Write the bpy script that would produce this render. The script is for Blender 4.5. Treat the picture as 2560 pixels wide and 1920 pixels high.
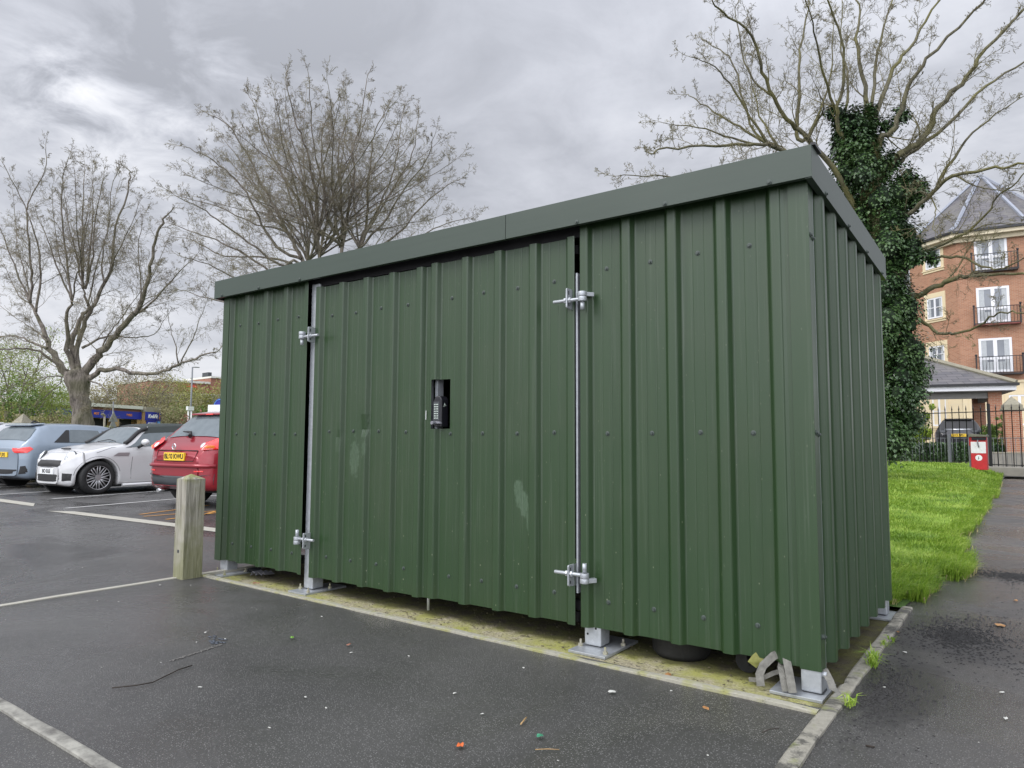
import bpy, math, random
from mathutils import Vector, Matrix, noise
R = math.radians
D = bpy.data
for o in list(D.objects): D.objects.remove(o)
scene = bpy.context.scene
COL = scene.collection
random.seed(11)

# ---------------------------------------------------------------- camera
CAM = Vector((0.8204, -3.3486, 1.0838)); FPX = 1765.8
yw, pt, rl = 0.6331, 0.0793, 0.0048
Fv = Vector((-math.sin(yw)*math.cos(pt), math.cos(yw)*math.cos(pt), math.sin(pt)))
Rv = Vector((math.cos(yw), math.sin(yw), 0)); Uv = Rv.cross(Fv)
R2 = Rv*math.cos(rl)+Uv*math.sin(rl); U2 = -Rv*math.sin(rl)+Uv*math.cos(rl)
cd = D.cameras.new('camera'); cam = D.objects.new('camera', cd); COL.objects.link(cam)
m3 = Matrix((R2, U2, -Fv)).transposed()
cam.matrix_world = Matrix.Translation(CAM) @ m3.to_4x4()
cd.sensor_width = 36; cd.lens = FPX/2560*36; cd.clip_start = .05; cd.clip_end = 3000
scene.camera = cam

def at(u, v, dep):
    """a point of the place, given where it shows in the photograph and how far off it stands"""
    return CAM + (Fv + R2*((u-1280)/FPX) + U2*((960-v)/FPX))*dep

# ---------------------------------------------------------------- sky
W = D.worlds.new('World'); scene.world = W; W.use_nodes = True
nt = W.node_tree; nt.nodes.clear(); L = nt.links
def wn(t, **k):
    n = nt.nodes.new(t)
    for a, b in k.items(): setattr(n, a, b)
    return n
def wm(op, a, b=None, c=None):
    n = wn('ShaderNodeMath', operation=op)
    for i, x in enumerate((a, b, c)):
        if x is None: continue
        if isinstance(x, (int, float)): n.inputs[i].default_value = x
        else: L.new(x, n.inputs[i])
    return n.outputs[0]
SUN_EL, SUN_AZ = R(42), math.atan2(-.80, -.60)   # elevation, and heading of the sun in the xy plane
tc = wn('ShaderNodeTexCoord'); sep = wn('ShaderNodeSeparateXYZ'); L.new(tc.outputs['Generated'], sep.inputs[0])
X, Y, Z = sep.outputs
zz = wm('ADD', wm('MAXIMUM', Z, 0.0), .16)
cmb = wn('ShaderNodeCombineXYZ'); L.new(wm('DIVIDE', X, zz), cmb.inputs[0]); L.new(wm('DIVIDE', Y, zz), cmb.inputs[1])
def wnoise(scale, detail, rough, loc=(0,0,0), dist=0):
    mp = wn('ShaderNodeMapping'); mp.inputs['Location'].default_value = loc; L.new(cmb.outputs[0], mp.inputs[0])
    n = wn('ShaderNodeTexNoise'); n.inputs['Scale'].default_value = scale; n.inputs['Detail'].default_value = detail
    n.inputs['Roughness'].default_value = rough; n.inputs['Distortion'].default_value = dist
    L.new(mp.outputs[0], n.inputs['Vector']); return n.outputs['Fac']
n1 = wnoise(.55, 3, .5, (3.1, 1.7, 0), .3); n2 = wnoise(1.5, 7, .58, (7.3, 2.1, 0), .4); n3 = wnoise(5.0, 6, .6, (1.3, 4.1, 0), .5)
def blob(d, k):
    dd = Vector(d).normalized(); vm = wn('ShaderNodeVectorMath', operation='DOT_PRODUCT')
    L.new(tc.outputs['Generated'], vm.inputs[0]); vm.inputs[1].default_value = dd
    return wm('POWER', wm('MAXIMUM', vm.outputs['Value'], 0.0), k)
def ddir(u, v): return (Fv + R2*((u-1280)/FPX) + U2*((960-v)/FPX))
cl = wm('ADD', wm('MULTIPLY', n1, .66), wm('ADD', wm('MULTIPLY', n2, .54), wm('MULTIPLY', n3, .20)))
gap = wm('MULTIPLY', blob(ddir(150, 235), 900), wm('MULTIPLY', wm('SUBTRACT', n3, .36), 1.1))
gap2 = wm('MULTIPLY', blob(ddir(420, 290), 90), wm('MULTIPLY', wm('SUBTRACT', n3, .36), .9))
dark = wm('MULTIPLY', blob(ddir(420, 60), 60), -.13)
dark2 = wm('MULTIPLY', blob(ddir(1150, 20), 30), -.04)
hor = wm('MULTIPLY', wm('POWER', wm('SUBTRACT', 1.0, wm('MAXIMUM', Z, 0.0)), 8.0), .30)
cl = wm('SUBTRACT', cl, .115)
cl = wm('ADD', wm('ADD', wm('ADD', cl, gap), wm('ADD', gap2, dark)), wm('ADD', hor, dark2))
rp = wn('ShaderNodeValToRGB'); L.new(cl, rp.inputs[0]); e = rp.color_ramp.elements
e[0].position = .38; e[0].color = (.395, .41, .455, 1)
e[1].position = .95; e[1].color = (1.0, 1.0, 1.03, 1)
for p_, c_ in ((.49, (.485, .502, .556)), (.58, (.60, .618, .678)), (.72, (.785, .80, .855))):
    q = rp.color_ramp.elements.new(p_); q.color = (*c_, 1)
# brighter overhead, plus an added unseen glow behind the camera to light the shed
sd = Vector((math.cos(SUN_AZ)*math.cos(SUN_EL), math.sin(SUN_AZ)*math.cos(SUN_EL), math.sin(SUN_EL)))
bright = wm('ADD', 1.0, wm('MULTIPLY', blob((.30, -.80, .52), 2.6), 3.3))
bright = wm('ADD', bright, wm('MULTIPLY', wm('POWER', wm('MAXIMUM', Z, 0.0), 3.0), 2.2))
lo = wm('MINIMUM', 1.0, wm('MAXIMUM', 0.25, wm('MULTIPLY_ADD', Z, 12.0, 1.0)))
sky = wn('ShaderNodeTexSky', sky_type='NISHITA'); sky.sun_disc = False; sky.sun_elevation = SUN_EL
sky.sun_rotation = math.pi/2 - SUN_AZ
b1 = wn('ShaderNodeBackground'); L.new(sky.outputs[0], b1.inputs[0]); b1.inputs[1].default_value = .10
b2 = wn('ShaderNodeBackground'); L.new(rp.outputs[0], b2.inputs[0]); L.new(wm('MULTIPLY', bright, lo), b2.inputs[1])
mx = wn('ShaderNodeMixShader'); mx.inputs[0].default_value = .95
L.new(b1.outputs[0], mx.inputs[1]); L.new(b2.outputs[0], mx.inputs[2])
wo = wn('ShaderNodeOutputWorld'); L.new(mx.outputs[0], wo.inputs[0])
ld = D.lights.new('sun', 'SUN'); ld.energy = 1.25; ld.angle = R(24); ld.color = (1, .965, .92)
sun = D.objects.new('sun', ld); COL.objects.link(sun); sun.rotation_euler = sd.to_track_quat('Z', 'Y').to_euler(); sun.location = sd*60
vs = scene.view_settings; scene.display_settings.display_device = 'sRGB'
vs.view_transform = 'Standard'; vs.look = 'None'; vs.gamma = 1; vs.use_curve_mapping = False; vs.exposure = 0.0

# ---------------------------------------------------------------- material helpers
class NT:
    def __init__(s, name):
        s.m = D.materials.new(name); s.m.use_nodes = True; s.t = s.m.node_tree; s.t.nodes.clear()
        s.out = s.t.nodes.new('ShaderNodeOutputMaterial'); s.b = s.t.nodes.new('ShaderNodeBsdfPrincipled')
        s.t.links.new(s.b.outputs[0], s.out.inputs[0]); s._tc = None
    def n(s, t, **k):
        x = s.t.nodes.new(t)
        for a, b in k.items(): setattr(x, a, b)
        return x
    def l(s, a, b): s.t.links.new(a, b)
    def tc(s, kind='Object'):
        if s._tc is None: s._tc = s.n('ShaderNodeTexCoord')
        return s._tc.outputs[kind]
    def mapping(s, scale=(1,1,1), kind='Object', loc=(0,0,0), rot=(0,0,0)):
        m = s.n('ShaderNodeMapping'); m.inputs['Scale'].default_value = scale; m.inputs['Location'].default_value = loc
        m.inputs['Rotation'].default_value = rot; s.l(s.tc(kind), m.inputs[0]); return m.outputs[0]
    def noise(s, scale, detail=4, rough=.55, vec=None, dist=0):
        x = s.n('ShaderNodeTexNoise'); x.inputs['Scale'].default_value = scale; x.inputs['Detail'].default_value = detail
        x.inputs['Roughness'].default_value = rough; x.inputs['Distortion'].default_value = dist
        s.l(vec if vec is not None else s.tc(), x.inputs['Vector']); return x.outputs['Fac']
    def vor(s, scale, vec=None, feature='F1', out='Distance'):
        x = s.n('ShaderNodeTexVoronoi', feature=feature); x.inputs['Scale'].default_value = scale
        s.l(vec if vec is not None else s.tc(), x.inputs['Vector']); return x.outputs[out]
    def math(s, op, a, b=None, c=None, clamp=False):
        x = s.n('ShaderNodeMath', operation=op); x.use_clamp = clamp
        for i, v in enumerate((a, b, c)):
            if v is None: continue
            if isinstance(v, (int, float)): x.inputs[i].default_value = v
            else: s.l(v, x.inputs[i])
        return x.outputs[0]
    def ramp(s, fac, stops):
        x = s.n('ShaderNodeValToRGB'); s.l(fac, x.inputs[0]); e = x.color_ramp.elements
        for i, (p, c) in enumerate(stops):
            el = e[i] if i < 2 else e.new(p)
            el.position = p; el.color = (*c, 1) if hasattr(c, '__len__') else (c, c, c, 1)
        return x.outputs[0]
    def mix(s, fac, a, b, mode='MIX'):
        x = s.n('ShaderNodeMix', data_type='RGBA', blend_type=mode)
        if isinstance(fac, (int, float)): x.inputs[0].default_value = fac
        else: s.l(fac, x.inputs[0])
        for i, v in ((6, a), (7, b)):
            if hasattr(v, '__len__'): x.inputs[i].default_value = (*v, 1)
            else: s.l(v, x.inputs[i])
        return x.outputs[2]
    def bump(s, h, strength=.3, dist=.01):
        x = s.n('ShaderNodeBump'); x.inputs['Strength'].default_value = strength; x.inputs['Distance'].default_value = dist
        s.l(h, x.inputs['Height']); s.l(x.outputs[0], s.b.inputs['Normal']); return x
    def set(s, **k):
        for a, v in k.items():
            i = s.b.inputs[a.replace('_', ' ')]
            if isinstance(v, (int, float)): i.default_value = v
            elif hasattr(v, '__len__'): i.default_value = (*v, 1) if len(v) == 3 else v
            else: s.l(v, i)
        return s
def simple(name, col, rough=.6, metal=0, var=.15, nscale=8, bump=0, bscale=60, spec=.5, coat=0):
    s = NT(name); f = s.noise(nscale, 5)
    c = s.mix(f, [x*(1-var) for x in col], [x*(1+var) for x in col])
    s.set(Base_Color=c, Roughness=rough, Metallic=metal, Specular_IOR_Level=spec, Coat_Weight=coat)
    if coat: s.set(Coat_Roughness=.05)
    if bump: s.bump(s.noise(bscale, 4), bump, .01)
    return s.m
M = {}

# ---------------------------------------------------------------- mesh helpers
class MB:
    def __init__(s): s.v = []; s.f = []; s.uv = {}; s.sm = set()
    def quad(s, *ps, uv=None, smooth=False):
        b = len(s.v); s.v += [tuple(p) for p in ps]; s.f.append(tuple(range(b, b+len(ps))))
        if uv: s.uv[len(s.f)-1] = uv
        if smooth: s.sm.add(len(s.f)-1)
    def box(s, x0, x1, y0, y1, z0, z1, T=None):
        b = len(s.v)
        P = [Vector((x, y, z)) for z in (z0, z1) for y in (y0, y1) for x in (x0, x1)]
        loc = [(p.x+p.y, p.z) for p in P]; lt = [(p.x, p.y) for p in P]
        if T is not None: P = [T @ p for p in P]
        s.v += [tuple(p) for p in P]
        for i, f in enumerate(((0,2,3,1), (4,5,7,6), (0,1,5,4), (1,3,7,5), (3,2,6,7), (2,0,4,6))):
            s.uv[len(s.f)] = [(lt if i < 2 else loc)[k] for k in f]; s.f.append(tuple(b+k for k in f))
    def tube(s, pts, rads, n=6, cap=True, smooth=True):
        pts = [Vector(p) for p in pts]
        if len(pts) < 2: return
        b = len(s.v); up = Vector((0, 0, 1)); prev = None
        for i, p in enumerate(pts):
            t = (pts[min(i+1, len(pts)-1)]-pts[max(i-1, 0)])
            if t.length < 1e-9: t = Vector((0, 0, 1))
            t.normalize()
            if prev is None:
                a = t.cross(up) if abs(t.dot(up)) < .95 else t.cross(Vector((1, 0, 0)))
            else: a = prev - t*prev.dot(t)
            if a.length < 1e-6: a = t.cross(Vector((1, 0, 0)))
            a.normalize(); prev = a; c = t.cross(a); r = rads[i] if hasattr(rads, '__len__') else rads
            for k in range(n):
                an = 2*math.pi*k/n; q = p + a*(math.cos(an)*r) + c*(math.sin(an)*r); s.v.append((q.x, q.y, q.z))
        for i in range(len(pts)-1):
            for k in range(n):
                k2 = (k+1) % n
                if smooth: s.sm.add(len(s.f))
                s.f.append((b+i*n+k, b+i*n+k2, b+(i+1)*n+k2, b+(i+1)*n+k))
        if cap and n > 3:
            s.f.append(tuple(b+k for k in reversed(range(n)))); e = b+(len(pts)-1)*n; s.f.append(tuple(e+k for k in range(n)))
    def cyl(s, p0, p1, r0, r1=None, n=12, smooth=True): s.tube([p0, p1], [r0, r0 if r1 is None else r1], n, True, smooth)
    def ball(s, c, r, n=10, m=6, jit=0):
        c = Vector(c); r = Vector(r) if hasattr(r, '__len__') else Vector((r, r, r)); b = len(s.v)
        for j in range(m+1):
            th = math.pi*j/m
            for i in range(n):
                ph = 2*math.pi*i/n; k = 1+random.uniform(-jit, jit)
                s.v.append((c.x+r.x*k*math.sin(th)*math.cos(ph), c.y+r.y*k*math.sin(th)*math.sin(ph), c.z+r.z*k*math.cos(th)))
        for j in range(m):
            for i in range(n):
                s.sm.add(len(s.f)); s.f.append((b+j*n+i, b+(j+1)*n+i, b+(j+1)*n+(i+1) % n, b+j*n+(i+1) % n))
    def poly(s, pts, T, y0, y1):
        """extrude a 2d outline (x, z) between y0 and y1 of the frame T"""
        b = len(s.v); n = len(pts)
        for y in (y0, y1):
            for (x, z) in pts: s.v.append(tuple(T @ Vector((x, y, z))))
        s.uv[len(s.f)] = [(x, z) for x, z in pts]; s.f.append(tuple(b+i for i in range(n)))
        s.uv[len(s.f)] = [(x, z) for x, z in reversed(pts)]; s.f.append(tuple(b+n+i for i in reversed(range(n))))
        for i in range(n):
            j = (i+1) % n; s.f.append((b+i, b+n+i, b+n+j, b+j))
    def build(s, name, mat, parent=None, bevel=0, solid=0, label=None, autosmooth=False):
        me = D.meshes.new(name); me.from_pydata(s.v, [], s.f)
        if s.uv:
            uvl = me.uv_layers.new(name='UVMap')
            for i, p in enumerate(me.polygons):
                u = s.uv.get(i)
                if u:
                    for li, c in zip(p.loop_indices, u): uvl.data[li].uv = c
        if s.sm:
            fl = [i in s.sm for i in range(len(s.f))]; me.polygons.foreach_set('use_smooth', fl)
        me.materials.append(M[mat] if isinstance(mat, str) else mat); me.update()
        o = D.objects.new(name, me); COL.objects.link(o)
        if parent is not None: o.parent = parent
        if solid: q = o.modifiers.new('s', 'SOLIDIFY'); q.thickness = solid; q.offset = 0
        if bevel: q = o.modifiers.new('b', 'BEVEL'); q.width = bevel; q.segments = 2; q.limit_method = 'ANGLE'
        if label: o['label'] = label
        return o
def tag(o, label, cat, group=None):
    o['label'] = label; o['category'] = cat
    if group: o['group'] = group
    return o
def thing(name, label, cat, loc=(0,0,0), rz=0, group=None):
    o = D.objects.new(name, None); COL.objects.link(o); o.location = loc; o.rotation_euler = (0, 0, rz); o.empty_display_size = .2
    return tag(o, label, cat, group)
def kind(o, k='structure'): o['kind'] = k; return o
def inst(src, parent, loc, rot=(0,0,0), name=None):
    o = src.copy(); COL.objects.link(o); o.parent = parent; o.location = loc; o.rotation_euler = rot; return o
def TR(loc, rz=0): return Matrix.Translation(Vector(loc)) @ Matrix.Rotation(rz, 4, 'Z')
def text(body, size, mat, T, parent, name='lettering', ext=.002, shear=0, bold=0, spacing=1.0, align='CENTER'):
    c = D.curves.new(name, 'FONT'); c.body = body; c.size = size; c.extrude = ext; c.align_x = align; c.align_y = 'CENTER'
    c.shear = shear; c.offset = bold; c.space_character = spacing
    tmp = D.objects.new('tmp', c); COL.objects.link(tmp)
    dg = bpy.context.evaluated_depsgraph_get(); dg.update(); me = D.meshes.new_from_object(tmp.evaluated_get(dg)); D.objects.remove(tmp)
    me.materials.clear(); me.materials.append(M[mat]); o = D.objects.new(name, me); COL.objects.link(o)
    if parent is not None: o.parent = parent
    o.matrix_local = T @ Matrix.Rotation(R(90), 4, 'X'); return o   # lettering faces -y of the frame T
# ================================================================ materials
def asphalt(name, base, wet, seed):
    s = NT(name); v = s.tc()
    big = s.noise(.55, 5, .6, s.mapping((1, 1, 1), loc=(seed, 0, 0)), .6)
    mid = s.noise(7, 4, .6); fine = s.noise(190, 3, .8); st = s.vor(125); st2 = s.vor(75)
    c = s.ramp(big, [(.34, [x*.55 for x in base]), (.66, [x*1.30 for x in base])])
    c = s.mix(s.math('MULTIPLY', mid, .35), c, [x*1.35 for x in base])
    stone = s.ramp(st, [(.10, 1.0), (.38, 0.0)]); rnd = s.vor(125, out='Color'); sepc = s.n('ShaderNodeSeparateColor'); s.l(rnd, sepc.inputs[0])
    sel = s.math('GREATER_THAN', sepc.outputs[0], .30)
    c = s.mix(s.math('MULTIPLY', s.math('MULTIPLY', stone, sel), .8), c, [min(1, x*4.2+.05) for x in base])
    c = s.mix(s.ramp(fine, [(.36, .6), (.50, 0.0)]), c, [x*.35 for x in base])
    pale = s.math('MULTIPLY', s.ramp(s.vor(9), [(.010, 1.0), (.020, 0.0)]), .3)
    c = s.mix(pale, c, (.40, .38, .33))
    if name == 'path_asphalt':
        sx = s.n('ShaderNodeSeparateXYZ'); s.l(v, sx.inputs[0]); tot = None
        for (cx, cy, rx, ry) in ((.46, 1.35, .46, .62), (.72, 3.8, .60, .42), (.30, .25, .20, .65), (1.5, 12, .7, 2.2)):
            a = s.math('DIVIDE', s.math('SUBTRACT', sx.outputs[0], cx), rx); b_ = s.math('DIVIDE', s.math('SUBTRACT', sx.outputs[1], cy), ry)
            q = s.math('ADD', s.math('MULTIPLY', a, a), s.math('MULTIPLY', b_, b_)); q = s.math('ADD', q, s.math('MULTIPLY', s.math('SUBTRACT', s.noise(6, 6, .7), .5), 2.6)); q = s.ramp(q, [(.35, 1.0), (1.1, 0.0)])
            tot = q if tot is None else s.math('MAXIMUM', tot, q)
        c = s.mix(s.math('MULTIPLY', tot, .85), c, s.mix(s.noise(60, 4, .8), (.010, .010, .010), (.050, .048, .046)))
    rough = s.ramp(s.noise(.8, 4, .6, s.mapping(loc=(0, seed, 3)), .8), [(.40, wet), (.60, .48)])
    s.set(Base_Color=c, Roughness=rough, Specular_IOR_Level=.55)
    h = s.math('ADD', s.math('MULTIPLY', stone, .8), s.math('MULTIPLY', fine, .6))
    h = s.math('ADD', h, s.math('MULTIPLY', mid, .5))
    s.bump(h, .55, .006); M[name] = s.m
asphalt('asphalt', (.062, .060, .057), .13, 4)
asphalt('path_asphalt', (.062, .060, .057), .14, 19)
s = NT('far_ground'); s.set(Base_Color=s.mix(s.noise(.2, 4), (.05, .05, .048), (.09, .09, .085)), Roughness=.8); M['far_ground'] = s.m
s = NT('soil_grass'); s.set(Base_Color=s.mix(s.noise(3, 5), (.035, .075, .012), (.075, .15, .022)), Roughness=.9); s.bump(s.noise(30, 4), .6, .03); M['soil_grass'] = s.m
# edging concrete with moss
s = NT('edging'); a = s.noise(9, 6, .65); b = s.noise(55, 5, .65)
c = s.mix(b, (.23, .22, .17), (.46, .44, .36)); c = s.mix(s.ramp(a, [(.48, 0.0), (.66, .75)]), c, (.30, .30, .07))
c = s.mix(s.ramp(s.noise(28, 4, .7), [(.60, 0.0), (.70, .75)]), c, (.07, .065, .055)); s.set(Base_Color=c, Roughness=.85); s.bump(b, .5, .01); M['edging'] = s.m
s = NT('kerb'); a = s.noise(4.5, 6, .7, dist=.5); b = s.noise(40, 5, .65)
c = s.mix(b, (.17, .16, .13), (.38, .36, .30)); c = s.mix(s.ramp(a, [(.50, 0.0), (.58, .9)]), c, (.06, .058, .05))
c = s.mix(s.ramp(s.noise(11, 4), [(.58, 0.0), (.70, .6)]), c, (.17, .19, .05)); s.set(Base_Color=c, Roughness=.85); s.bump(s.math('ADD', a, b), .7, .012); M['kerb'] = s.m
# slab: sandy concrete with moss
s = NT('slab'); a = s.noise(1.9, 5, .6, dist=.6); b = s.noise(70, 5, .7); g_ = s.noise(9, 6, .7)
c = s.mix(s.ramp(b, [(.33, 0.0), (.62, 1.0)]), (.17, .145, .095), (.52, .47, .32)); c = s.mix(s.ramp(s.math('ADD', s.math('MULTIPLY', a, .6), s.math('MULTIPLY', g_, .45)), [(.46, 0.0), (.60, .9)]), c, (.36, .36, .085))
c = s.mix(s.ramp(s.noise(26, 4, .7), [(.56, 0.0), (.66, .85)]), c, (.055, .045, .03)); s.set(Base_Color=c, Roughness=.92); s.bump(s.math('ADD', b, g_), .8, .014); M['slab'] = s.m; sx = s.n('ShaderNodeSeparateXYZ'); s.l(s.tc(), sx.inputs[0]); edge_ = s.math('ADD', s.math('MULTIPLY', sx.outputs[1], 1.0), s.math('MULTIPLY', s.math('SUBTRACT', g_, .5), .22)); under_shade = s.ramp(edge_, [(.02, 0.0), (.10, 1.0)])
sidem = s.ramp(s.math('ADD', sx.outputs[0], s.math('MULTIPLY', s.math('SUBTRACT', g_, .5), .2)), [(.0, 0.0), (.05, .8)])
c = s.mix(s.math('MAXIMUM', s.math('MULTIPLY', under_shade, .88), sidem), c, s.mix(s.ramp(g_, [(.42, 0.0), (.58, 1.0)]), (.045, .037, .022), (.085, .085, .022))); s.set(Base_Color=c)  # shade under the shed put into the colour; dark mossy soil along the side
s = NT('line_paint'); a = s.noise(16, 6, .7); s.set(Base_Color=s.mix(s.ramp(a, [(.55, 0.0), (.70, .8)]), (.50, .50, .48), (.10, .10, .10)), Roughness=.6); M['line_paint'] = s.m
s = NT('strip_concrete'); a = s.noise(5, 6, .65); s.set(Base_Color=s.mix(a, (.25, .24, .20), (.50, .48, .41)), Roughness=.7); M['strip_concrete'] = s.m
s = NT('strip_dull'); a = s.noise(7, 6, .7); s.set(Base_Color=s.mix(s.ramp(a, [(.35, 0.0), (.6, 1.0)]), (.10, .095, .085), (.33, .32, .28)), Roughness=.75); s.bump(s.noise(60, 4), .4, .008); M['strip_dull'] = s.m
s = NT('yellow_paint'); a = s.noise(20, 6, .7); s.set(Base_Color=s.mix(s.ramp(a, [(.5, 0.0), (.66, .8)]), (.55, .27, .06), (.09, .08, .07)), Roughness=.6); M['yellow_paint'] = s.m

# painted sheet steel
def paint(name, wear):
    s = NT(name); v = s.tc()
    base1, base2 = (.014, .039, .011), (.024, .057, .017)
    st = s.noise(1.0, 5, .6, s.mapping((40, 40, .35)))
    c = s.mix(st, base1, base2)
    c = s.mix(s.ramp(s.noise(2.0, 4), [(.45, 0.0), (.75, .35)]), c, (.036, .054, .024))
    # splashes of dirt, thicker low down where rain throws them up
    sx = s.n('ShaderNodeSeparateXYZ'); s.l(v, sx.inputs[0])
    low = s.math('SUBTRACT', 1.0, s.math('MULTIPLY', sx.outputs[2], .9), clamp=True)
    sp = s.ramp(s.vor(22, s.mapping((1, 1, .55))), [(.035, 1.0), (.075, 0.0)])
    c = s.mix(s.math('MULTIPLY', sp, s.math('MULTIPLY_ADD', low, .75, .18)), c, (.30, .32, .22))
    run = s.ramp(s.noise(1, 5, .65, s.mapping((75, 75, 1.1), loc=(3, 1, 0))), [(.56, 0.0), (.72, .38)])
    c = s.mix(run, c, (.085, .110, .075))
    sp2 = s.ramp(s.noise(60, 3, .6, s.mapping((1.6, 1.6, .35))), [(.70, 0.0), (.76, 1.0)])
    c = s.mix(s.math('MULTIPLY', sp2, s.math('MULTIPLY_ADD', low, .60, .10)), c, (.22, .26, .17))
    rough = .34
    if wear:
        def oval(x, z, a, b, skew=0.0):
            dx = s.math('DIVIDE', s.math('SUBTRACT', s.math('ADD', sx.outputs[0], s.math('MULTIPLY', sx.outputs[2], skew)), x+z*skew), a)
            dz = s.math('DIVIDE', s.math('SUBTRACT', sx.outputs[2], z), b)
            r = s.math('ADD', s.math('MULTIPLY', dx, dx), s.math('MULTIPLY', dz, dz))
            r = s.math('ADD', r, s.math('MULTIPLY', s.math('SUBTRACT', s.noise(22, 5, .7), .5), 3.2))
            return s.ramp(r, [(.65, 1.0), (1.0, 0.0)])
        msk = s.math('MAXIMUM', oval(-1.590, .75, .048, .12, .25), s.math('MULTIPLY', oval(-3.040, .95, .05, .15), .75))
        msk = s.math('MAXIMUM', msk, s.math('MULTIPLY', oval(-1.535, .60, .018, .10, .2), .8))
        msk = s.math('MAXIMUM', msk, s.math('MULTIPLY', oval(-2.915, 1.03, .022, .06), .55))
        scr = s.noise(1, 4, .7, s.mapping((260, 260, 22), rot=(0, .12, 0)))
        msk = s.math('MULTIPLY', msk, s.ramp(scr, [(.38, .25), (.60, 1.0)]))
        c = s.mix(s.math('MULTIPLY', msk, .30), c, (.20, .29, .20))
    s.set(Base_Color=c, Roughness=s.math('MULTIPLY_ADD', s.noise(3, 5), .20, rough-.08), Specular_IOR_Level=.62)
    s.bump(s.math('ADD', s.noise(2.2, 2, .4, s.mapping((1, 1, .35))), s.math('MULTIPLY', s.noise(140, 3), .01)), .25, .03)
    M[name] = s.m
paint('green_paint', False); paint('door_paint', True)
s = NT('fascia_paint'); st = s.noise(1, 5, .6, s.mapping((1.2, 1.2, 40)))
s.set(Base_Color=s.mix(st, (.040, .058, .044), (.050, .070, .053)), Roughness=.42, Specular_IOR_Level=.5)
s.bump(s.noise(1.5, 3, .4), .25, .03); M['fascia_paint'] = s.m
s = NT('galvanised'); a = s.noise(26, 5, .6); b = s.vor(60, out='Color'); bw = s.n('ShaderNodeRGBToBW'); s.l(b, bw.inputs[0])
s.set(Base_Color=s.mix(s.math('ADD', s.math('MULTIPLY', a, .7), s.math('MULTIPLY', bw.outputs[0], .3)), (.30, .32, .335), (.56, .585, .61)), Metallic=.45, Roughness=.42)
s.bump(a, .15, .005); M['galvanised'] = s.m
M['screw_green'] = simple('screw_green', (.050, .066, .056), .42, 0, .2, 40)
M['black_plastic'] = simple('black_plastic', (.012, .012, .016), .35, 0, .2, 30)
M['black_dark'] = simple('black_dark', (.008, .008, .009), .8, 0, .2, 30)
M['grit_dark'] = simple('grit_dark', (.030, .029, .028), .75, 0, .5, 30)
M['rubber'] = simple('rubber', (.014, .014, .014), .75, 0, .3, 12, .3, 40)
M['button_white'] = simple('button_white', (.6, .68, .6), .4, 0, .1, 30)
M['grey_plastic'] = simple('grey_plastic', (.20, .20, .22), .4, 0, .1, 30)
s = NT('wood'); v = s.mapping((30, 30, 1.6)); a = s.noise(1.4, 6, .65, v, 1.2); sx = s.n('ShaderNodeSeparateXYZ'); s.l(s.tc(), sx.inputs[0])
c = s.ramp(a, [(.30, (.12, .11, .085)), (.5, (.33, .31, .255)), (.72, (.50, .475, .41))])
al = s.math('MULTIPLY', s.ramp(s.math('ADD', s.noise(6, 4), s.math('MULTIPLY', sx.outputs[2], -.75)), [(.05, 0.0), (.40, 1.0)]), .60)
c = s.mix(al, c, (.14, .15, .04)); top = s.math('MULTIPLY', s.ramp(sx.outputs[2], [(.72, 0.0), (.80, 1.0)]), s.ramp(s.noise(14, 4), [(.42, 0.0), (.6, .8)]))
c = s.mix(top, c, (.26, .27, .07)); s.set(Base_Color=c, Roughness=.85); s.bump(a, .6, .012); M['wood'] = s.m
# bark
def bark(name, c0, c1, moss, ms=.5):
    s = NT(name); a = s.noise(1, 6, .65, s.mapping((9, 9, 2.2)), 1.0); b = s.noise(1.2, 4)
    c = s.mix(s.ramp(a, [(.36, 0.0), (.60, 1.0)]), c0, c1); c = s.mix(s.ramp(b, [(.42, 0.0), (.62, ms)]), c, moss); s.set(Base_Color=c, Roughness=.92); s.bump(a, .9, .05); M[name] = s.m
bark('bark_far', (.060, .050, .042), (.26, .225, .19), (.12, .12, .055))
bark('bark_ivy', (.060, .055, .035), (.170, .155, .100), (.16, .15, .045), .7)
bark('twig_far', (.14, .12, .09), (.29, .25, .19), (.26, .24, .11))
bark('twig_near', (.10, .088, .055), (.24, .21, .13), (.26, .235, .08))
bark('twig_brown', (.085, .065, .050), (.17, .14, .10), (.15, .14, .06))
def leafmat(name, c0, c1, c2, rough=.45, sc=1.5, trans=0):
    s = NT(name); oi = s.n('ShaderNodeTexNoise'); oi.inputs['Scale'].default_value = sc; oi.inputs['Detail'].default_value = 6
    s.l(s.tc(), oi.inputs['Vector']); g2 = s.noise(28, 2)
    c = s.ramp(s.math('ADD', s.math('MULTIPLY', oi.outputs['Fac'], .5), s.math('MULTIPLY', g2, .5)), [(.38, c0), (.50, c1), (.62, c2)])
    s.set(Base_Color=c, Roughness=rough, Specular_IOR_Level=.5)
    if trans:
        tr = s.n('ShaderNodeBsdfTranslucent'); s.l(c, tr.inputs[0]); mx = s.n('ShaderNodeMixShader'); mx.inputs[0].default_value = trans
        s.l(s.b.outputs[0], mx.inputs[1]); s.l(tr.outputs[0], mx.inputs[2]); s.l(mx.outputs[0], s.out.inputs[0])
    M[name] = s.m
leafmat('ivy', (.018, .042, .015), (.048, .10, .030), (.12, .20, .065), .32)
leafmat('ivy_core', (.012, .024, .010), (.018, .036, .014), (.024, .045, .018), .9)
leafmat('grass', (.12, .23, .022), (.25, .40, .038), (.44, .56, .11), .5, 1.6, .35)
leafmat('willow', (.15, .19, .04), (.25, .31, .07), (.38, .45, .13), .6, .4, .3)
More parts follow.
